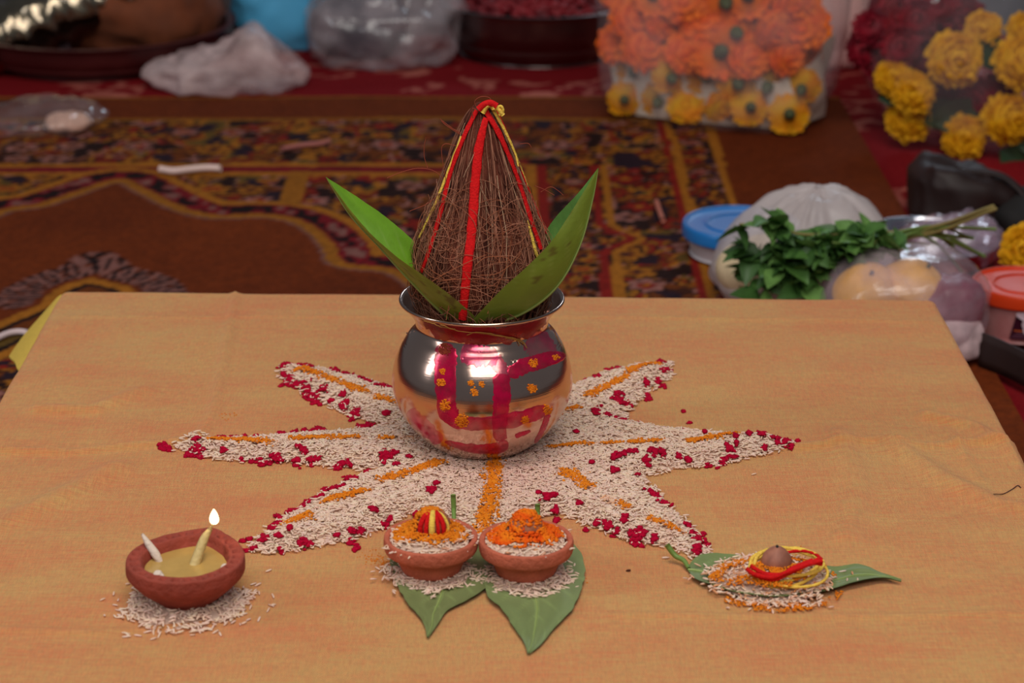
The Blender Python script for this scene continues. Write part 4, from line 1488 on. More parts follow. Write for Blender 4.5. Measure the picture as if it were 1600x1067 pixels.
def clay_bowl(px, py, which, seed, label):
    B = at(px, py)
    z0 = H + 0.0048
    root = thing('clay_bowl', (B[0], B[1], z0), label, 'bowl', 'small clay bowls of rice')
    v, f = lathe(BOWL, 96, (B[0], B[1], z0))
    v = v + (0.0006 * (fbm(v * 130, seed) - 0.5))[:, None]
    part('body', v, f, M['clay'], root)
    heap(B[0], B[1] - 0.002, 0.0265, 0.0245, 0.0040, 460, 'white rice on the %s leaf under the %s clay bowl' % (('smaller', 'left') if which == 0 else ('larger', 'right')), base_z=H + 0.0028, seed=seed + 20, scatter=14)
    heap(B[0], B[1], 0.0248, 0.0248, 0.0062, 620, 'white rice filling the %s clay bowl' % ('left' if which == 0 else 'right'), base_z=z0 + 0.0192, seed=seed + 30, scatter=0, name='rice_filling', dust=0.12)
    # areca nut half buried in turmeric
    nc = np.array([B[0] + (0.0015 if which == 0 else 0.0), B[1] + 0.002, z0 + 0.0245])
    nut = thing('areca_nut', (nc[0], nc[1], nc[2]), 'thread-wound nut under turmeric in the left clay bowl' if which == 0 else 'nut heaped over with turmeric in the right clay bowl', 'nut')
    pr = catmull([(0.0003, -0.004), (0.007, -0.003), (0.0098, 0.002), (0.0092, 0.0065), (0.0058, 0.0105), (0.0003, 0.0122)], 30)
    v, f = lathe(pr, 40, nc)
    part('kernel', v, f, mat('nut_skin', (158, 96, 66), 0.7, var=0.25, vscale=120), nut)
    # upright loops of thread on the front of the nut
    for k, (da, m, w_) in enumerate([(-0.75, 'red_thread', 0.0016), (-0.38, 'red_thread', 0.0014), (-0.05, 'yellow_thread', 0.0019), (0.30, 'red_thread', 0.0012), (0.62, 'red_thread', 0.0015), (0.95, 'yellow_thread', 0.001)][: (6 if which == 0 else 0)]):
        a0 = -np.pi / 2 + da
        zz = np.linspace(-0.0030, 0.0118, 16)
        R = np.interp(zz, pr[:, 1], pr[:, 0]) + 0.0008
        P = np.stack([nc[0] + R * np.cos(a0), nc[1] + R * np.sin(a0), nc[2] + zz], -1)
        v, f = tube(P, w_, 7)
        part('winding_thread', v, f, M[m], nut)
    # turmeric: cap over the nut, spilling over the rice
    r2 = np.random.default_rng(seed + 3)
    n_ = 1500
    a = r2.uniform(0, 2 * np.pi, n_)
    q = np.sqrt(r2.uniform(0, 1, n_))
    front = np.exp(-(np.angle(np.exp(1j * (a + np.pi / 2 - (0.0 if which == 0 else 0.2)))) / 0.85) ** 2)
    lim = 0.0215 * (1 - 0.22 * front + 0.15 * (vn(np.stack([a * 2, 0 * a, 0 * a], -1), seed) - 0.5))
    R = q * lim
    x = B[0] + R * np.cos(a)
    y = B[1] + 0.002 + R * np.sin(a)
    zc = nc[2] + np.interp(R, [0, 0.004, 0.007, 0.0095, 0.0125, 0.022], [0.0128, 0.0122, 0.0100, 0.0048, 0.0012, -0.0035])
    keep = ~((front > 0.5) & (R > 0.0062) & (R < 0.0118)) if which == 0 else ~((front > 0.86) & (R > 0.0084) & (R < 0.0100))
    keep &= ~((front > 0.35) & (R > 0.0150) & (r2.uniform(0, 1, n_) < 0.8))
    P = np.stack([x, y, zc], -1)[keep]
    powder('turmeric_heap', P, r2.uniform(0.0006, 0.0014, len(P)), 'turmeric' if which == 0 else 'turmeric_red', 'orange turmeric powder heaped on the rice of the %s clay bowl' % ('left' if which == 0 else 'right'))
    return root


M['turmeric_red'] = mat('turmeric_with_kumkum', (234, 126, 26), 0.95, spec=0.1, col2=(228, 84, 20), vscale=120)
clay_bowl(674, 900, 0, 3, 'clay bowl of rice on the smaller leaf, showing a red and yellow wound nut')
clay_bowl(822, 904, 1, 8, 'clay bowl of rice on the larger leaf, topped with a smooth orange powder mound')

# ------------------------------------------------------------------ nut and thread coil on the long leaf
hc = at(1205, 912)
lz = H + 0.0035
heap(hc[0], hc[1] - 0.002, 0.037, 0.029, 0.0085, 1000, 'rice dusted with turmeric heaped on the long leaf', base_z=lz, seed=44, dust=0.45, scatter=22, zfun=lambda X, Y: -0.0022 * np.clip((hc[1] - 0.019 - Y) / 0.008, 0, 1))
r2 = np.random.default_rng(77)
n_ = 3600
a = r2.uniform(0, 2 * np.pi, n_)
q = r2.uniform(0, 1, n_) ** 0.6
X = hc[0] + 0.002 + 0.039 * q * np.cos(a)
Y = hc[1] - 0.006 + 0.033 * q * np.sin(a)
msk = fbm(xyz(X * 130, Y * 130), 61, 2) > 0.47
X, Y, q = X[msk], Y[msk], q[msk]
Z = lz + 0.0085 * np.clip(1 - q ** 2, 0, 1) + 0.0016
Z = np.where(np.hypot((X - hc[0]) / 0.037, (Y - hc[1]) / 0.026) > 1.0, H + 0.0016 + 0 * Z, Z)
powder('turmeric_heap', np.stack([X, Y, Z], -1), r2.uniform(0.0003, 0.0009, len(X)), 'turmeric', 'orange turmeric powder sprinkled over the rice on the long leaf')
nc = at(1213, 888, H + 0.009)
nut = thing('areca_nut', tuple(nc), 'bare brown nut with a black tip sitting inside a coil of thread', 'nut')
v, f = lathe(catmull([(0.0003, -0.001), (0.0072, 0.0), (0.0088, 0.0035), (0.0083, 0.0076), (0.0058, 0.0112), (0.0024, 0.0135), (0.0003, 0.0140)], 36), 48, nc)
part('kernel', v + (0.0003 * (fbm(v * 300, 5) - 0.5))[:, None], f, mat('bare_nut_skin', (164, 104, 82), 0.65, col2=(138, 84, 66), vscale=140, stretch=(1, 1, 0.35)), nut)
v, f, _ = blobs((nc + np.array([0, 0, 0.0140]))[None], np.array([0.0013]), 0.6, 0.2)
part('tip', v, f, mat('nut_tip', (30, 20, 16), 0.8), nut)
cc = at(1228, 885, H + 0.0125)
coil = thing('thread_coil', tuple(cc), 'coil of red and yellow cotton thread lying round the bare nut', 'thread')


def loop(cx, cy, rx, ry, z, tz, rad, m, seed, a0=0.0, a1=2 * np.pi, rot=0.0):
    a = np.linspace(a0, a1, 60)
    wv = 0.0007 * np.sin(a * 3 + seed)
    x = (rx + wv) * np.cos(a)
    y = (ry + wv) * np.sin(a)
    P = np.stack([cx + x * math.cos(rot) - y * math.sin(rot), cy + x * math.sin(rot) + y * math.cos(rot), z + tz * np.sin(a + seed * 0.4) + 0.0006 * np.cos(a * 2 + seed)], -1)
    v, f = tube(P, rad * (1 + 0.12 * np.sin(np.arange(60) * 1.1)), 7)
    part('thread_strand', v, f, M[m], coil)


loop(cc[0] - 0.001, cc[1] + 0.001, 0.0200, 0.0185, cc[2] - 0.001, 0.0035, 0.0011, 'yellow_thread', 1)
loop(cc[0], cc[1] + 0.002, 0.0185, 0.0170, cc[2] + 0.0005, 0.0030, 0.0011, 'yellow_thread', 2, rot=0.2)
loop(cc[0] + 0.001, cc[1] + 0.001, 0.0205, 0.0175, cc[2] + 0.0015, 0.0025, 0.0010, 'yellow_thread', 3, rot=-0.2)
loop(cc[0] + 0.004, cc[1] - 0.001, 0.0175, 0.0165, cc[2] + 0.001, 0.0030, 0.0010, 'red_thread', 4, 0.0, np.pi, rot=0.1)
loop(cc[0] + 0.002, cc[1] - 0.003, 0.0225, 0.0180, cc[2] - 0.003, 0.001, 0.0009, 'yellow_thread', 5, np.pi * 1.1, np.pi * 2.1)
for k, pl in enumerate([[(1166, 888), (1180, 897), (1205, 902), (1232, 893), (1262, 882), (1285, 876)], [(1170, 893), (1190, 902), (1212, 905), (1240, 890), (1266, 880), (1284, 881)], [(1172, 884), (1195, 896), (1225, 897), (1255, 885), (1282, 872)], [(1185, 900), (1215, 903), (1238, 888), (1270, 875)]]):
    yy = cc[1] - 0.0150 + 0.0012 * k
    P = catmull(np.array([aty(x, y, yy - 0.004 * math.sin(math.pi * i / (len(pl) - 1))) for i, (x, y) in enumerate(pl)]), 40)
    v, f = tube(P, 0.0013, 7)
    part('thread_strand', v, f, M['red_thread'], coil)

# hair lying on the cloth at the right
P = catmull(np.array([top(x, y, 0.0006) for x, y in ((1552, 780), (1568, 772), (1582, 765), (1590, 760), (1595, 763))]), 20)
v, f = tube(P, 0.0003, 5)
obj('hair_strand', v, f, mat('dark_hair', (70, 28, 24), 0.6), label='thin dark hair lying on the cloth near its right edge', cat='hair')
P = np.array([top(x, y, 0.0008) for x, y in ((982, 892), (441, 523), (984, 893))])
v, f, _ = blobs(P, np.array([0.0011, 0.0012, 0.0008]), 0.6)
obj('crumb', v[:12], f[:20], M['husk'], label='tiny brown crumb on the cloth behind the bowls', cat='crumb')

# ================================================================== things behind the table
FZ = 0.006      # top of the carpet


def dome(center, rx, ry, rz, n=48, m_=34, amp=0.0, freq=10.0, seed=1, sharp=False, square=1.0, flatb=0.12, top=1.0):
    """closed lumpy form resting on z = center z; ridged wrinkles if sharp"""
    th = np.linspace(0.02, np.pi - 0.02, m_)
    ph = np.linspace(0, 2 * np.pi, n, endpoint=False)
    T, Q = np.meshgrid(th, ph, indexing='ij')

    def sp(x, e):
        return np.sign(x) * np.abs(x) ** e
    d = np.stack([sp(np.sin(T), square) * sp(np.cos(Q), square), sp(np.sin(T), square) * sp(np.sin(Q), square), sp(np.cos(T), square)], -1)
    g = d * np.array([rx, ry, rz])
    nz = fbm(g * freq + seed * 3.1, seed, 4)
    if sharp:
        nz = 1 - np.abs(2 * nz - 1) * 2.2
        n2 = fbm(g * freq * 2.3 + seed, seed + 5, 2)
        nz = nz * 0.7 + (1 - np.abs(2 * n2 - 1) * 2.2) * 0.3
    else:
        nz = nz - 0.5
    g = g + d * (amp * nz)[..., None]
    z = g[..., 2] + rz * (1 - flatb)
    z = np.where(z < 0.0, z * 0.03, z)
    g = np.stack([g[..., 0], g[..., 1], z], -1) + np.asarray(center)
    V = np.concatenate([g.reshape(-1, 3), g[0].mean(0)[None], g[-1].mean(0)[None]])
    N_ = m_ * n
    k = np.arange(n)
    f3 = np.concatenate([np.stack([np.full(n, N_), k, (k + 1) % n], -1), np.stack([np.full(n, N_ + 1), (m_ - 1) * n + (k + 1) % n, (m_ - 1) * n + k], -1)])
    return V, [gridfaces(m_, n, False, True), f3]


M['clear_bag'] = mat('clear_plastic', (238, 232, 236), 0.16, spec=0.6, alpha_rng=(0.03, 0.15), ascale=14, film=1.4, bump=0.8, bscale=28)
M['clear_film'] = mat('clear_film', (232, 224, 232), 0.04, spec=1.0, alpha_rng=(0.01, 0.09), ascale=12, film=1.45, bump=1.0, bscale=36)
M['milky_bag'] = mat('milky_plastic', (226, 214, 214), 0.32, spec=0.5, alpha_rng=(0.55, 0.88), ascale=10, bump=0.7, bscale=30, translucent=0.3)
M['thin_white'] = mat('thin_white_plastic', (222, 194, 192), 0.4, spec=0.4, alpha_rng=(0.25, 0.72), ascale=16, bump=1.0, bscale=40)
M['steel'] = mat('dull_steel', (150, 140, 138), 0.32, metal=1.0, var=0.15, vscale=20)
M['steel_bright'] = mat('bright_steel', (205, 205, 212), 0.14, metal=1.0)
M['calyx'] = mat('calyx_green', (74, 82, 50), 0.7, var=0.2)
M['dkgreen'] = mat('dark_leaf', (34, 58, 30), 0.5, var=0.25, vscale=30)


def pompon(R, rings, seed, flat=0.8, ruffle=0.2):
    r = np.random.default_rng(seed)
    parts = []
    cv, cf = lathe(catmull([(0.001 * R, -0.45 * R * flat), (0.62 * R, -0.25 * R * flat), (0.86 * R, 0.1 * R * flat), (0.6 * R, 0.62 * R * flat), (0.001 * R, 0.84 * R * flat)], 9), 12)
    parts.append((cv, cf))
    for k in range(rings):
        phi = (k + 0.5) / rings * 2.05
        n = max(5, int(4 + 12 * math.sin(min(phi, 1.7))))
        for j in range(n):
            a = 2 * np.pi * (j + 0.5 * (k % 2) + r.uniform(-.2, .2)) / n
            p2 = phi + r.uniform(-0.1, 0.1)
            u = np.array([math.sin(p2) * math.cos(a), math.sin(p2) * math.sin(a), math.cos(p2) * flat])
            sd = np.array([-math.sin(a), math.cos(a), 0])
            up = np.cross(u, sd)
            w_ = R * (4.6 * max(math.sin(p2), 0.3) / n + 0.10)
            Lr = R * r.uniform(0.92, 1.06)
            rows = []
            for q, ww in ((0.45, 0.5), (0.8, 1.0), (1.0, 0.75)):
                c = u * Lr * q + up * R * 0.08 * q
                for s in (-1, 0, 1):
                    rows.append(c + sd * w_ * ww * 0.5 * s + u * R * (0.05 * (s == 0) + ruffle * 0.25 * r.uniform(-1, 1)) * (q > 0.9) - up * R * 0.06 * abs(s))
            parts.append((np.array(rows), gridfaces(3, 3)))
    v, f, _ = join(parts)
    return v, f


def calyx_mesh(R, flat=0.8):
    return lathe(catmull([(0.0006, -R * 1.0), (0.10 * R, -R * 0.98), (0.20 * R, -R * 0.80), (0.26 * R, -R * 0.62), (0.30 * R, -R * 0.36), (0.2 * R, -R * 0.2)], 12), 12)


def raw_mesh(name, v, f, m):
    o = obj(name, v, f, m)
    me = o.data
    bpy.data.objects.remove(o)
    return me


def make_petal_mats():
    M['orange_petal'] = mat('orange_marigold_petal', (240, 96, 12), 0.7, spec=0.2, col2=(246, 122, 18), vscale=40, translucent=0.2)
    M['yellow_petal'] = mat('yellow_marigold_petal', (226, 166, 20), 0.7, spec=0.2, col2=(232, 140, 16), vscale=40, translucent=0.2)
    M['lemon_petal'] = mat('yellow_pompon_petal', (228, 170, 22), 0.7, spec=0.2, col2=(214, 146, 14), vscale=60, translucent=0.15)
    M['rose_petal'] = mat('dark_red_petal', (138, 14, 34), 0.6, spec=0.25, col2=(96, 8, 26), vscale=40, translucent=0.1)


make_petal_mats()
FL = {}
for nm, R, rings, fl_, mt in (('orange', 0.031, 5, 0.55, 'orange_petal'), ('orange_b', 0.027, 5, 0.6, 'orange_petal'), ('yellow', 0.028, 4, 0.40, 'yellow_petal'), ('lemon', 0.032, 7, 0.95, 'lemon_petal'), ('rose', 0.026, 5, 0.8, 'rose_petal')):
    v, f = pompon(R, rings, len(nm) + rings, fl_, 0.35)
    FL[nm] = (raw_mesh(nm + '_petals', v, f, M[mt]), raw_mesh(nm + '_calyx', *calyx_mesh(R, fl_), M['calyx']))


def flower(kind, loc, direction, name, label, cat, group, scale=1.0, spin=0.0):
    """direction: where the open face looks"""
    me, cx = FL[kind]
    o = link(name, me, None, label, cat, group)
    o.location = loc
    o.rotation_mode = 'QUATERNION'
    o.rotation_quaternion = Vector(direction).to_track_quat('Z', 'Y')
    o.scale = (scale,) * 3
    c = link('calyx', cx, o)
    return o


def rz_for(px, py, Y, z0, flatb):
    """half height of a dome whose top shows at a pixel"""
    return (aty(px, py, Y)[2] - z0) / (2 - flatb)


# ---- bag of orange marigolds
BX, BY = at(1126, 215, 0)[0], 1.475
bag = thing('flower_bag', (BX, BY, FZ), 'clear plastic bag packed with orange and yellow marigolds at the back', 'bag')


def RB(p):
    """the bag stands turned, its right front corner towards the table"""
    p = np.array(p, float)
    a_ = math.radians(-20)
    x_, y_ = p[..., 0] - BX, p[..., 1] - BY
    q_ = p.copy()
    q_[..., 0] = BX + 0.004 + x_ * math.cos(a_) - y_ * math.sin(a_)
    q_[..., 1] = BY - 0.022 + x_ * math.sin(a_) + y_ * math.cos(a_)
    return q_


v, f = dome((BX, BY, FZ), 0.150, 0.116, 0.155, 72, 54, 0.012, 9, 4, True, 0.62, 0.05)
part('film', RB(v), f, M['clear_bag'], bag)
# pale lining in the bottom of the bag
aa = np.linspace(0, 2 * np.pi, 60, endpoint=False)
zz = np.linspace(0.004, 0.085, 9)
sup = lambda t: np.sign(t) * np.abs(t) ** 0.62
LV = np.array([[[BX + (0.130 + 0.10 * z_) * sup(np.cos(a_)) + 0.007 * math.sin(a_ * 9 + z_ * 60), BY + (0.066 + 0.10 * z_) * sup(np.sin(a_)), FZ + z_ + 0.020 * (z_ / 0.085) * math.sin(a_ * 2 + 1.2) + 0.006 * (z_ / 0.085) * math.sin(a_ * 13)] for a_ in aa] for z_ in zz])
part('lining', RB(LV.reshape(-1, 3)), gridfaces(9, 60, False, True)[:, ::-1], mat('white_lining', (222, 206, 190), 0.6, var=0.1), bag, label='white plastic lining low in the flower bag')
fr = np.random.default_rng(5)


def bag_front(x, z):
    u = np.clip(abs(x - BX) / 0.150, 0, 1)
    return BY - 0.116 * (1 - u ** 3.2) ** (1 / 3.2)


cnt = 0
ORD = ('first', 'second', 'third', 'fourth', 'fifth', 'sixth', 'seventh')
ROWN = ('bottom yellow row', 'upper yellow row', 'lowest orange row', 'second orange row', 'third orange row', 'top orange row')
for row, z_ in enumerate((0.030, 0.062, 0.098, 0.132, 0.166, 0.200)):
    nf = 0
    cols_ = 6
    for layer in (0, 1):
        if layer == 1 and row < 2:
            continue
        for k in range(cols_):
            x = BX + (-0.110 + 0.043 * k) + (0.022 if row % 2 else 0) + fr.uniform(-.008, .008)
            if abs(x - BX) > 0.124:
                continue
            y = bag_front(x, z_) + 0.030 + layer * 0.05 + fr.uniform(-0.004, 0.008) + max(0, z_ - 0.18) * 0.4
            back = fr.uniform() < (0.55 if row < 2 else 0.22)
            dv = np.array([fr.uniform(-.6, .6), -1.0, fr.uniform(-.3, .7)])
            if back:
                dv = np.array([fr.uniform(-.3, .3), 1.0, fr.uniform(-.4, .3)])
            kind = 'yellow' if row < 2 else ('orange' if fr.uniform() < .6 else 'orange_b')
            if layer == 0:
                lab = '%s marigold in the flower bag, %s, %s from left%s' % ('yellow' if kind == 'yellow' else 'orange', ROWN[row], ORD[nf], ', calyx showing' if back else '')
                nf += 1
            else:
                lab = 'orange marigold half hidden behind the front ones in the clear flower bag'
            if row == 1 and nf % 2 == 1:
                y += 0.018
            if row == 0 and nf in (2, 3):
                y += 0.016
            flower(kind, tuple(RB((x, y, FZ + z_ + fr.uniform(-.005, .005)))), dv, 'marigold', lab, 'flower', 'yellow marigolds in the bag' if kind == 'yellow' else 'orange marigolds in the bag', fr.uniform(0.9, 1.1) * (0.86 if kind == 'yellow' else 1.0))

# ---- bag of yellow pompons and dark red flowers
CX, CY = 0.668, 1.40
bag2 = thing('flower_bag', (CX, CY, FZ - 0.008), 'clear plastic bag of yellow pompon flowers and dark red roses at the far right', 'bag')
v, f = dome((CX, CY, FZ - 0.008), 0.205, 0.165, 0.155, 72, 54, 0.014, 8, 14, True, 0.75, 0.10)
part('film', v, f, M['clear_film'], bag2)
for i, (x, y, Y, kind, s, lab) in enumerate([
        (1491, 92, 1.275, 'lemon', 1.03, 'large round yellow pompon left of the right edge, upper part of the flower bag'), (1596, 98, 1.275, 'lemon', 1.05, 'large yellow pompon cut by the right picture edge in the flower bag'),
        (1396, 122, 1.31, 'lemon', 0.72, 'small yellow pompon at the left end of the right flower bag'), (1428, 146, 1.29, 'lemon', 0.82, 'yellow pompon under the red roses, second from the bag\'s left end'),
        (1507, 214, 1.285, 'lemon', 0.86, 'yellow pompon lowest in the right flower bag'), (1573, 186, 1.262, 'lemon', 0.95, 'ruffled yellow pompon low by the right picture edge'),
        (1536, 47, 1.33, 'lemon', 0.72, 'yellow pompon behind the large one, near the top of the bag'), (1602, 48, 1.34, 'lemon', 0.72, 'yellow pompon at the top right corner of the bag'),
        (1420, 185, 1.315, 'lemon', 0.9, 'yellow pompon in shade at the bottom left of the right flower bag')]):
    p = aty(x, y, Y)
    if i == 8:
        p[2] = max(p[2], 0.03)
    flower(kind, p, (fr.uniform(-.5, .5), -1, fr.uniform(0, .8)), 'pompon_flower', lab, 'flower', 'yellow pompons in the right bag', s)
ROSE = ['dark red rose second from the left end of the right flower bag, below its top', 'dark red rose above the small left yellow pompon', 'leftmost dark red rose in the right flower bag', 'dark red rose fourth from the left near the top of the bag', 'dark red rose at the top of the bag, left of the small yellow pompon', 'dark red rose highest at the left end of the right bag', 'dark red rose at the top of the bag above the large yellow pompon', 'dark red rose right of the large round pompon, by the ruffled one',
        'dark red rose just left of the large round yellow pompon', 'dark red rose behind the small left yellow pompon', 'dark red rose deep behind the others at the upper left', 'dark red rose directly under the large round yellow pompon', 'dark red rose left of and below the large round pompon', 'dark red rose deepest under the large round pompon']
for i, (x, y, Y) in enumerate([(1365, 45, 1.34), (1405, 72, 1.32), (1350, 78, 1.35), (1432, 30, 1.34), (1470, 15, 1.37), (1390, 12, 1.38), (1500, 18, 1.38), (1560, 143, 1.33), (1440, 92, 1.36), (1380, 100, 1.35), (1445, 60, 1.38), (1530, 155, 1.32), (1470, 150, 1.34), (1500, 150, 1.36)]):
    flower('rose', aty(x, y, Y), (fr.uniform(-.6, .6), -1, fr.uniform(-.2, .8)), 'red_rose', ROSE[i], 'flower', 'dark red roses in the right bag', fr.uniform(.9, 1.15))


def small_leaf_mesh(L, W, bend=0.15, n=7, m_=5):
    t_ = np.linspace(0, 1, n)
    s_ = np.linspace(-1, 1, m_)
    wd = W * np.sin(np.pi * t_ ** 0.8) ** 0.8 * (1 - 0.25 * t_) + 0.0005
    G = np.zeros((n, m_, 3))
    G[..., 0] = (t_ * L)[:, None]
    G[..., 1] = wd[:, None] * s_[None] * 0.5
    G[..., 2] = -bend * L * (t_ ** 2)[:, None] + 0.18 * wd[:, None] * np.abs(s_)[None]
    return G.reshape(-1, 3), gridfaces(n, m_)


bigleaf = raw_mesh('bag_leaf', *small_leaf_mesh(0.075, 0.045, 0.1, 12, 7), M['dkgreen'])
for i, (x, y, Y, lab) in enumerate([(1452, 178, 1.30, 'dark green leaf low in the right flower bag'), (1478, 195, 1.285, 'dark green leaf beside the lowest yellow pompon'), (1580, 235, 1.262, 'dark green leaf at the bottom right of the flower bag'), (1600, 215, 1.27, 'dark green leaf cut by the right picture edge'), (1535, 75, 1.31, 'green leaf between the two large yellow pompons'), (1390, 155, 1.31, 'dark green leaf under the small yellow pompon')]):
    o = link('rose_leaf', bigleaf, None, lab, 'leaf', 'leaves in the right bag')
    o.location = aty(x - 18, y, Y)
    o.rotation_euler = (1.2, fr.uniform(-.6, .6), fr.uniform(-0.3, 0.4))

# ---- pale pink cloth bundle between the two bags
v, f = dome(at(1315, 120, 0) + [0, 0.12, -0.004], 0.085, 0.09, 0.16, 60, 44, 0.012, 12, 21, True, 0.9, 0.1)
obj('cloth_bundle', v, f, mat('pale_pink_cloth', (226, 178, 172), 0.85, spec=0.15, bump=0.3, bscale=60), label='pale pink cloth bundle between the two flower bags', cat='cloth')


# ---- big basins


def basin(name, c, R, hgt, m, label, flare=0.10):
    pr = catmull([(0.001, 0.0), (R * (0.84 - flare), 0.0), (R * (0.90 - flare), 0.004), (R * 0.93, hgt * 0.45), (R * 0.97, hgt * 0.92), (R * 1.0, hgt * 0.965), (R * 1.03, hgt * 0.98), (R * 1.03, hgt), (R * 0.985, hgt), (R * 0.95, hgt * 0.92), (R * 0.9, hgt * 0.4), (R * 0.8, 0.008), (0.001, 0.006)], 60)
    root = thing(name, tuple(c), label, 'basin')
    v, f = lathe(pr[:34], 96, c)
    part('side', v, f, m, root)
    v, f = lathe(pr[33:44], 96, c)
    part('rim', v, f, m, root, label='bright rolled rim')
    v, f = lathe(pr[43:], 96, c)
    part('inside', v, f, m, root)
    return root


M['basin_dark'] = mat('steel_with_red_reflection', (84, 34, 34), 0.38, metal=0.35, var=0.15, vscale=10)  # steel basin; the red carpet's reflection is put into its colour
M['basin_steel'] = mat('basin_steel', (120, 108, 106), 0.28, metal=1.0, var=0.1, vscale=10)
c1 = at(842, 104, 0)
c1 = np.array([c1[0], c1[1] + 0.118, -0.004])
basin('steel_basin', c1, 0.140, 0.078, M['basin_steel'], 'round steel basin heaped with red petals behind the coconut')
# red petals heaped in it
n_ = 900
a = fr.uniform(0, 2 * np.pi, n_)
q = np.sqrt(fr.uniform(0, 1, n_))
P = np.stack([c1[0] + 0.122 * q * np.cos(a), c1[1] + 0.122 * q * np.sin(a), 0.068 + 0.05 * (1 - q ** 2) * fr.uniform(.6, 1, n_)], -1)
v, f, _ = blobs(P, fr.uniform(0.006, 0.013, n_), 0.35, 0.4)
obj('rose_petals', v, f, mat('loose_red_petal', (136, 18, 30), 0.6, col2=(92, 10, 22), vscale=30), kind='stuff', label='loose dark red petals heaped in the steel basin', cat='petals')
c2 = at(150, 122, 0)
c2 = np.array([c2[0] - 0.02, c2[1] + 0.150, -0.004])
basin('wide_basin', c2, 0.190, 0.052, M['basin_dark'], 'wide dark maroon basin at the far left behind the carpet')
v, f = dome(c2 + [0.06, 0.01, 0.02], 0.105, 0.11, 0.07, 50, 36, 0.02, 14, 33, True, 1.0, 0.3)
obj('brown_cloth', v, f, mat('brown_cotton', (112, 54, 24), 0.85, var=0.25, vscale=14), label='crumpled brown cloth lying in the wide maroon basin', cat='cloth')
o = link('rose_leaf', bigleaf, None, 'small green leaf lying in the wide maroon basin', 'leaf')
o.location = aty(188, 44, c2[1] - 0.10)
o.rotation_euler = (1.0, 0.3, 0.5)
o.scale = (0.4, 0.5, 0.5)

# ---- dark glossy packet with silvery glare, top left
pA = aty(-40, 75, c2[1] - 0.11)
pB = aty(215, -30, c2[1] - 0.05)
n_, k_ = 60, 26
tt = np.linspace(0, 1, n_)
axis = pA[None] * (1 - tt[:, None]) + pB[None] * tt[:, None]
dirv = (pB - pA) / np.linalg.norm(pB - pA)
s1 = np.cross(dirv, [0, 1, 0])
s1 /= np.linalg.norm(s1)
s2 = np.cross(dirv, s1)
ang_ = np.linspace(0, 2 * np.pi, k_, endpoint=False)
G = axis[:, None] + 0.040 * np.cos(ang_)[None, :, None] * s1 + 0.040 * np.sin(ang_)[None, :, None] * s2
nzz = fbm(G * 38, 3, 3)
G = G + (0.008 * (1 - np.abs(2 * nzz - 1) * 2))[..., None] * (np.cos(ang_)[None, :, None] * s1 + np.sin(ang_)[None, :, None] * s2)
capv = np.concatenate([G.reshape(-1, 3), axis[:1], axis[-1:]])
kk = np.arange(k_)
f3 = np.concatenate([np.stack([np.full(k_, n_ * k_), kk, (kk + 1) % k_], -1), np.stack([np.full(k_, n_ * k_ + 1), (n_ - 1) * k_ + (kk + 1) % k_, (n_ - 1) * k_ + kk], -1)])
obj('foil_packet', capv, [gridfaces(n_, k_, False, True), f3], mat('dark_foil', (150, 136, 116), 0.2, metal=1.0, var=0.3, vscale=14), label='dark crumpled foil packet with silvery glare lying across the maroon basin', cat='packet')

# ---- blue bag, clear bag, white bag on the red cloth
c = at(470, 78, 0)
v, f = dome(c + [-0.005, 0.075, -0.004], 0.092, 0.075, 0.085, 64, 48, 0.014, 9, 43, True, 0.75, 0.1)
v[:, 2] += 0.03 * np.clip((v[:, 0] - c[0]) / 0.09, -1, 1) * np.clip((v[:, 2]) / 0.1, 0, 1)
obj('blue_bag', v, f, mat('sky_blue_plastic', (84, 172, 216), 0.38, spec=0.5, var=0.08, vscale=12), label='sky blue plastic bag standing behind the white crumpled bag', cat='bag')
c = at(355, 150, 0)
v, f = dome(c + [-0.01, 0.075, -0.002], 0.098, 0.07, 0.026, 80, 50, 0.022, 18, 53, True, 1.0, 0.25)
v[:, 2] *= 0.80 + 0.60 * np.exp(-((v[:, 0] - c[0] - 0.03) / 0.035) ** 2)
obj('white_bag', v, f, M['thin_white'], label='crumpled thin white plastic bag on the red cloth edge', cat='bag')
c = at(600, 112, 0)
v, f = dome(c + [-0.005, 0.10, -0.004], 0.104, 0.08, 0.062, 80, 54, 0.026, 15, 63, True, 0.9, 0.15)
obj('clear_bag', v, f, mat('greyish_plastic', (196, 180, 184), 0.22, spec=0.7, alpha_rng=(0.14, 0.48), ascale=18, film=1.4, bump=1.0, bscale=36), label='crumpled clear greyish bag between the blue bag and the steel basin', cat='bag')
v, f = dome(c + [-0.04, 0.13, -0.004], 0.06, 0.05, 0.05, 40, 30, 0.015, 14, 64, True, 0.9, 0.15)
obj('dark_bundle', v, f, mat('dark_blue_cloth', (40, 44, 60), 0.7), label='dark blue bundle half hidden inside the clear greyish bag', cat='bundle')

# ---- clear wrapper on the carpet at the left
c = at(70, 215, 0)
v, f = dome(c + [-0.01, 0.04, FZ], 0.074, 0.060, 0.013, 80, 46, 0.012, 20, 73, True, 1.0, 0.2)
wr = thing('clear_wrapper', tuple(c), 'clear plastic wrapper with bluish glints on the carpet at the left', 'wrapper')
part('film', v, f, M['clear_film'], wr)
v, f = dome(c + [0.025, 0.022, FZ], 0.026, 0.020, 0.009, 30, 20, 0.007, 40, 75, True, 1.0, 0.2)
obj('sugar_lump', v, f, mat('pinkish_sweet', (206, 160, 140), 0.7, var=0.3, vscale=90), label='pale pinkish lump showing inside the clear wrapper', cat='sweet')

# ---- threads lying on the carpet


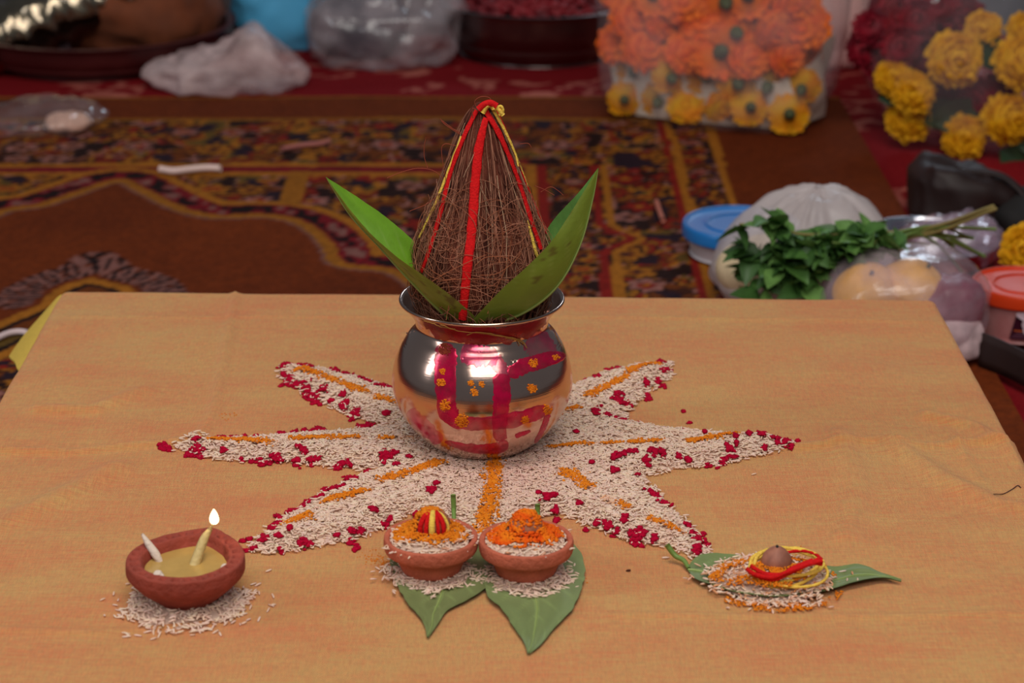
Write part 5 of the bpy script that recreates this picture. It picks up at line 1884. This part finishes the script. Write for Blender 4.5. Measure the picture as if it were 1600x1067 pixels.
def carpet_thread(pl, rad, col, label):
    P = catmull(np.array([at(x, y, 0.0055 + rad) for x, y in pl]), 24)
    v, f = tube(P, rad, 8)
    obj('cotton_thread', v, f, mat('thread_' + str(len(label)), col, 0.85), label=label, cat='thread')


carpet_thread([(250, 264), (272, 267), (300, 264), (325, 262), (345, 263)], 0.0042, (226, 196, 188), 'white cotton strip lying on the carpet border at the left')
carpet_thread([(-8, 530), (12, 521), (30, 518), (44, 520)], 0.0030, (214, 190, 190), 'white cord on the carpet beside the turned cloth corner')
carpet_thread([(1026, 315), (1030, 328), (1036, 344)], 0.0030, (176, 100, 82), 'short pinkish stick on the carpet border right of the pot')
carpet_thread([(440, 233), (470, 227), (500, 224), (515, 220)], 0.0030, (170, 100, 92), 'thin pinkish strip on the far carpet border')

# ---- blue-lidded tub
def tub(loc, R, hgt, lidmat, bodymat, label, cat='tub', lidh=0.014):
    root = thing('lidded_tub', tuple(loc), label, cat)
    v, f = lathe(catmull([(0.001, 0), (R * 0.80, 0.0), (R * 0.84, 0.004), (R * 0.90, hgt * 0.5), (R * 0.95, hgt - lidh)], 24), 72, loc)
    b = part('body', v, f, bodymat, root)
    v, f = lathe(catmull([(R * 0.93, hgt - lidh), (R * 0.99, hgt - lidh), (R * 1.0, hgt - lidh * 0.6), (R * 0.995, hgt - 0.003), (R * 0.975, hgt), (R * 0.93, hgt), (R * 0.90, hgt - 0.0025), (R * 0.62, hgt - 0.0028), (R * 0.60, hgt - 0.0012), (R * 0.56, hgt - 0.0012), (R * 0.54, hgt - 0.0028), (0.001, hgt - 0.0026)], 60), 80, loc)
    part('lid', v, f, lidmat, root, label='snap-on plastic lid')
    return root


M['lid_blue'] = mat('blue_lid', (30, 116, 190), 0.3, spec=0.5)
M['lid_red'] = mat('orange_red_lid', (214, 62, 22), 0.35, spec=0.5)
M['tub_white'] = mat('translucent_tub', (196, 188, 192), 0.4, spec=0.4)
M['tub_pink'] = mat('pinkish_tub', (206, 150, 146), 0.4, spec=0.4, col2=(176, 104, 104), vscale=14)
lp = aty(1158, 346, 0.86)
tub((lp[0], 0.86, FZ), 0.061, lp[2] - FZ, M['lid_blue'], M['tub_white'], 'round translucent tub with a blue lid behind the white bag')
lp2 = aty(1601, 440, 0.62)
rt = tub((lp2[0], 0.62, FZ), 0.049, lp2[2] - FZ, M['lid_red'], M['tub_pink'], 'pinkish tub with an orange-red lid and dark label at the right edge', lidh=0.013)


def label_patch(a0, a1, z0, z1, lift, m, name, root, C0, R, hgt, skew=0.0, shape=None, n=20):
    a = np.linspace(a0, a1, n)
    z = np.linspace(z0, z1, 10)
    G = np.array([[[C0[0] + (R * (0.84 + 0.11 * min(1, zz_ / hgt)) + lift) * math.cos(q + skew * (zz_ - z0)), C0[1] + (R * (0.84 + 0.11 * min(1, zz_ / hgt)) + lift) * math.sin(q + skew * (zz_ - z0)), C0[2] + zz_] for q in a] for zz_ in z])
    return part(name, G.reshape(-1, 3), gridfaces(10, n), m, root)


hT = lp2[2] - FZ
C0 = (lp2[0], 0.62, FZ)
A = -math.pi / 2
lb = label_patch(A - 0.46, A + 0.9, hT * 0.12, hT - 0.016, 0.0022, mat('dark_label', (58, 16, 34), 0.4), 'paper_label', rt, C0, 0.049, hT, 5)
lb['label'] = 'dark maroon label with a white picture'
# white picture, orange rule and faint lines of print
n_ = 36
aa_ = np.linspace(0, 2 * np.pi, n_, endpoint=False)
ctr_a, ctr_z = A + 0.02, hT * 0.56
rad_ = 0.014 * (1 + 0.22 * np.sin(aa_ * 5) + 0.12 * np.sin(aa_ * 9 + 1))
Rl = 0.049 * 0.92 + 0.0034
pts = np.array([[C0[0] + Rl * math.cos(ctr_a + r_ * math.cos(q) / Rl), C0[1] + Rl * math.sin(ctr_a + r_ * math.cos(q) / Rl), C0[2] + ctr_z + r_ * math.sin(q) * 0.9] for q, r_ in zip(aa_, rad_)])
pc = np.array([[C0[0] + Rl * math.cos(ctr_a), C0[1] + Rl * math.sin(ctr_a), C0[2] + ctr_z]])
kk = np.arange(n_)
part('label_picture', np.vstack([pts, pc]), np.stack([np.full(n_, n_), kk, (kk + 1) % n_], -1), mat('label_white', (200, 176, 186), 0.5), rt)
label_patch(A - 0.36, A + 0.7, hT * 0.300, hT * 0.325, 0.0036, mat('label_orange', (206, 96, 40), 0.5), 'label_rule', rt, C0, 0.049, hT)
for k in range(3):
    label_patch(A - 0.32 - 0.05 * k, A + 0.5, hT * (0.255 - 0.045 * k), hT * (0.272 - 0.045 * k), 0.0036, mat('label_print', (120, 76, 96), 0.5), 'label_print', rt, C0, 0.049, hT)

# ---- white bag and fruit bag behind the right corner of the table
c = np.array([at(1240, 475, 0)[0], 0.70, FZ])
root = thing('carrier_bag', tuple(c), 'milky white plastic bag gathered at the top behind the table', 'bag')
v, f = dome(c, 0.092, 0.085, rz_for(1245, 304, 0.70, FZ, 0.08), 90, 60, 0.010, 12, 83, True, 0.85, 0.08)
hz = np.clip((v[:, 2] - FZ) / 0.11, 0, 1)
# gathered folds running up to the knot
an = np.arctan2(v[:, 1] - c[1], v[:, 0] - c[0])
v[:, 0] = c[0] + (v[:, 0] - c[0]) * (1 - 0.36 * hz ** 1.3) + 0.016 * hz
v[:, 1] = c[1] + (v[:, 1] - c[1]) * (1 - 0.45 * hz ** 1.3)
fold = 0.003 * np.sin(an * 17 + 3 * np.sin(an * 3)) * hz ** 1.5
v[:, 0] += np.cos(an) * fold
v[:, 1] += np.sin(an) * fold
part('film', v, f, M['milky_bag'], root)
v, f = dome(c + [-0.02, -0.02, 0.01], 0.060, 0.05, 0.034, 40, 30, 0.012, 20, 84, False, 1.0, 0.1)
obj('sweets_lump', v, f, mat('cream_sweets', (224, 200, 160), 0.7, var=0.15, vscale=40), label='cream coloured food showing through the milky white bag', cat='food')
c3 = np.array([at(1412, 560, 0)[0], 0.575, FZ])
root = thing('fruit_bag', tuple(c3), 'clear purplish plastic bag of fruit by the right corner of the table', 'bag')
v, f = dome(c3, 0.072, 0.060, rz_for(1420, 392, 0.575, FZ, 0.06), 90, 60, 0.007, 14, 93, True, 0.78, 0.06)
part('film', v, f, mat('purplish_film', (214, 186, 196), 0.2, spec=0.6, alpha_rng=(0.10, 0.42), ascale=22, film=1.35, bump=0.9, bscale=40), root)
fruitv, fruitf = lathe(catmull([(0.0004, -0.029), (0.016, -0.026), (0.030, -0.006), (0.031, 0.006), (0.018, 0.025), (0.004, 0.0275), (0.0004, 0.0265)], 26), 32)
fm = raw_mesh('fruit_skin', fruitv, fruitf, mat('orange_fruit', (236, 172, 70), 0.5, var=0.1, vscale=60, bump=0.3, bscale=200))
stm = raw_mesh('fruit_stem', *tube(np.array([[0, 0, 0.025], [0.001, 0, 0.031]]), 0.002, 6), M['calyx'])
for i, (dx, dy, z, lab) in enumerate([(-0.036, -0.012, 0.054, 'yellow-orange fruit at the left end of the purplish bag'), (0.004, -0.006, 0.056, 'yellow-orange fruit in the middle of the purplish bag')]):
    o = link('round_fruit', fm, None, lab, 'fruit', 'fruit in the purplish bag')
    o.location = (c3[0] + dx, c3[1] + dy, z + FZ - 0.0)
    o.rotation_euler = (0.5, 0.2 * i, i)
    link('stem', stm, o)
for dx, dy, z, rx, colr, lab in [(0.040, -0.012, 0.034, 0.028, (110, 26, 56), 'dark purple-red packet at the right end of the purplish bag'), (0.040, -0.022, 0.004, 0.026, (206, 176, 178), 'pale packet low at the right end of the purplish bag'), (0.0, -0.02, 0.0, 0.036, (96, 34, 58), 'dark purple packet low in the middle of the purplish bag')]:
    v, f = dome(c3 + [dx, dy, z], rx, 0.028, 0.017, 36, 26, 0.008, 26, int(100 + dx * 1000), True, 0.85, 0.1)
    obj('small_packet', v, f, mat('packet_%d' % colr[0], colr, 0.4, var=0.25, vscale=40), label=lab, cat='packet')

# ---- bunch of green sprigs
hb = np.array([at(1300, 430, 0.12)[0], 0.64, 0.15])
herb = thing('herb_bunch', tuple(hb), 'bunch of green leafy sprigs lying on the white bag', 'herbs')
hr = np.random.default_rng(19)
leafm = [raw_mesh('sprig_leaf', *small_leaf_mesh(0.027, 0.018, b, 6, 5), mat('herb_green_%d' % i, cg, 0.5, var=0.25, vscale=50, translucent=0.2)) for i, (b, cg) in enumerate([(0.2, (84, 126, 58)), (0.35, (62, 100, 44)), (0.1, (104, 144, 72))])]
M['herb_stem'] = mat('herb_stem', (104, 128, 58), 0.6)
M['dry_stem'] = mat('dry_stem', (136, 120, 66), 0.7)
heads = [(1155, 350), (1165, 400), (1160, 440), (1185, 420), (1200, 450), (1220, 405), (1240, 440), (1250, 385), (1270, 420), (1290, 375), (1310, 400), (1335, 375), (1360, 385), (1235, 460), (1195, 465)]
tails = [(1552, 322), (1556, 326), (1500, 345), (1555, 358), (1520, 372), (1538, 400), (1490, 385), (1515, 438)]
for i, (hx, hy) in enumerate(heads):
    tx, ty = tails[i % len(tails)]
    Yh = 0.598 + hr.uniform(-.012, .012)
    mx_, my_ = (hx * 0.55 + 1400 * 0.45), (hy * 0.55 + 372 * 0.45 + hr.uniform(-8, 8))
    P = catmull(np.array([aty(hx, hy, Yh), aty((hx + mx_) / 2, (hy + my_) / 2 - 6, Yh - 0.004), aty(mx_, my_, Yh - 0.004), aty(1440, 360 + hr.uniform(-8, 12), 0.62), aty(tx, ty, 0.70)]), 26)
    v, f = tube(P, np.linspace(0.0010, 0.0017, 26), 6)
    st = part('stem', v, f, M['dry_stem'] if i in (0, 1, 8, 9) else M['herb_stem'], herb)
    for k in range(24):
        q = hr.uniform(0, 0.70) ** 1.1
        p = P[min(25, int(q * 25))]
        lf = bpy.data.objects.new('leaf', leafm[hr.integers(0, 3)])
        COL.objects.link(lf)
        lf.parent = st
        lf.location = p - np.array(herb['_o']) + hr.normal(0, 0.003, 3)
        lf.rotation_euler = (hr.uniform(-0.9, 0.9), hr.uniform(-0.9, 0.5), hr.uniform(1.6, 5.6))
        s = hr.uniform(0.6, 1.25) * (1.15 - 0.45 * q)
        lf.scale = (s, s, s)

# ---- steel plate with crumpled wrap behind the sprigs
sp = aty(1450, 372, 0.86)
pc = np.array([sp[0], 0.86, FZ - 0.004])
root = thing('steel_plate', tuple(pc), 'shiny steel plate glinting behind the green sprigs', 'plate')
hP = max(0.02, sp[2] - pc[2])
v, f = lathe(catmull([(0.001, hP - 0.02), (0.055, hP - 0.02), (0.066, hP - 0.016), (0.072, hP), (0.075, hP + 0.001), (0.073, hP - 0.003), (0.066, hP - 0.019), (0.04, 0.0), (0.001, 0.0)], 50), 80, pc)
part('dish', v, f, M['steel_bright'], root)
v, f = dome(pc + [0.022, -0.02, hP - 0.018], 0.042, 0.03, 0.022, 60, 40, 0.016, 26, 113, True, 1.0, 0.1)
obj('crumpled_wrap', v, f, mat('lilac_wrap', (190, 160, 180), 0.1, spec=0.9, alpha_rng=(0.2, 0.55), ascale=30, film=1.45, bump=1, bscale=50), label='crumpled lilac clear wrap lying on the steel plate', cat='wrapper')

# ---- dark bag with strap, yellow flower, black strap
dk = at(1530, 372, 0)
M['darkleather'] = mat('dark_brown_leather', (38, 22, 20), 0.55, spec=0.35, var=0.2, vscale=20)
root = thing('dark_pouch', (dk[0], dk[1] + 0.06, 0.0), 'dark brown folded pouch on the red cloth at the right', 'pouch')
v, f = dome((dk[0] - 0.006, dk[1] + 0.07, -0.004), 0.050, 0.045, 0.030, 50, 36, 0.012, 18, 123, True, 0.6, 0.1)
v[:, 2] += 0.012 * np.clip((v[:, 0] - dk[0]) / -0.05, -1, 1) * (v[:, 2] > 0.03)
part('pouch_body', v, f, M['darkleather'], root)
P = catmull(np.array([[dk[0] - 0.02, dk[1] + 0.05, 0.062], [dk[0] + 0.03, dk[1] + 0.045, 0.056], [dk[0] + 0.06, dk[1] + 0.02, 0.030], [dk[0] + 0.075, dk[1] - 0.02, 0.008]]), 24)
v, f = tube(P, 0.009, 8, 0.35)
part('flap_strap', v, f, M['darkleather'], root)
v, f = dome((dk[0] + 0.09, dk[1] + 0.03, -0.004), 0.06, 0.05, 0.020, 44, 30, 0.012, 18, 127, True, 0.8, 0.1)
obj('dark_cloth', v, f, mat('black_cloth', (22, 17, 16), 0.8), label='black crumpled cloth beside the dark brown pouch', cat='cloth')
flower('lemon', aty(1604, 392, 0.74), (-0.3, -1, 0.4), 'pompon_flower', 'single yellow flower standing behind the orange-red lid', 'flower', None, 0.82)
p0, p1 = at(1528, 572, 0.004), at(1640, 622, 0.004)
n_ = 24
tt = np.linspace(0, 1, n_)
ln = p0[None] * (1 - tt[:, None]) + p1[None] * tt[:, None] + np.array([0, 0.004, 0]) * np.sin(tt * 5)[:, None]
zz = np.linspace(0.0, 0.030, 5)
fr_ = np.array([ln + [0, 0.006 * z_ / 0.03, z_] for z_ in zz])
bk_ = fr_ + np.array([0.001, 0.004, 0])
V = np.concatenate([fr_, bk_[::-1]]).reshape(-1, 3)
obj('leather_strap', V, gridfaces(10, n_, True, False), M['darkleather'], label='broad black strap standing on edge by the right table corner', cat='strap')
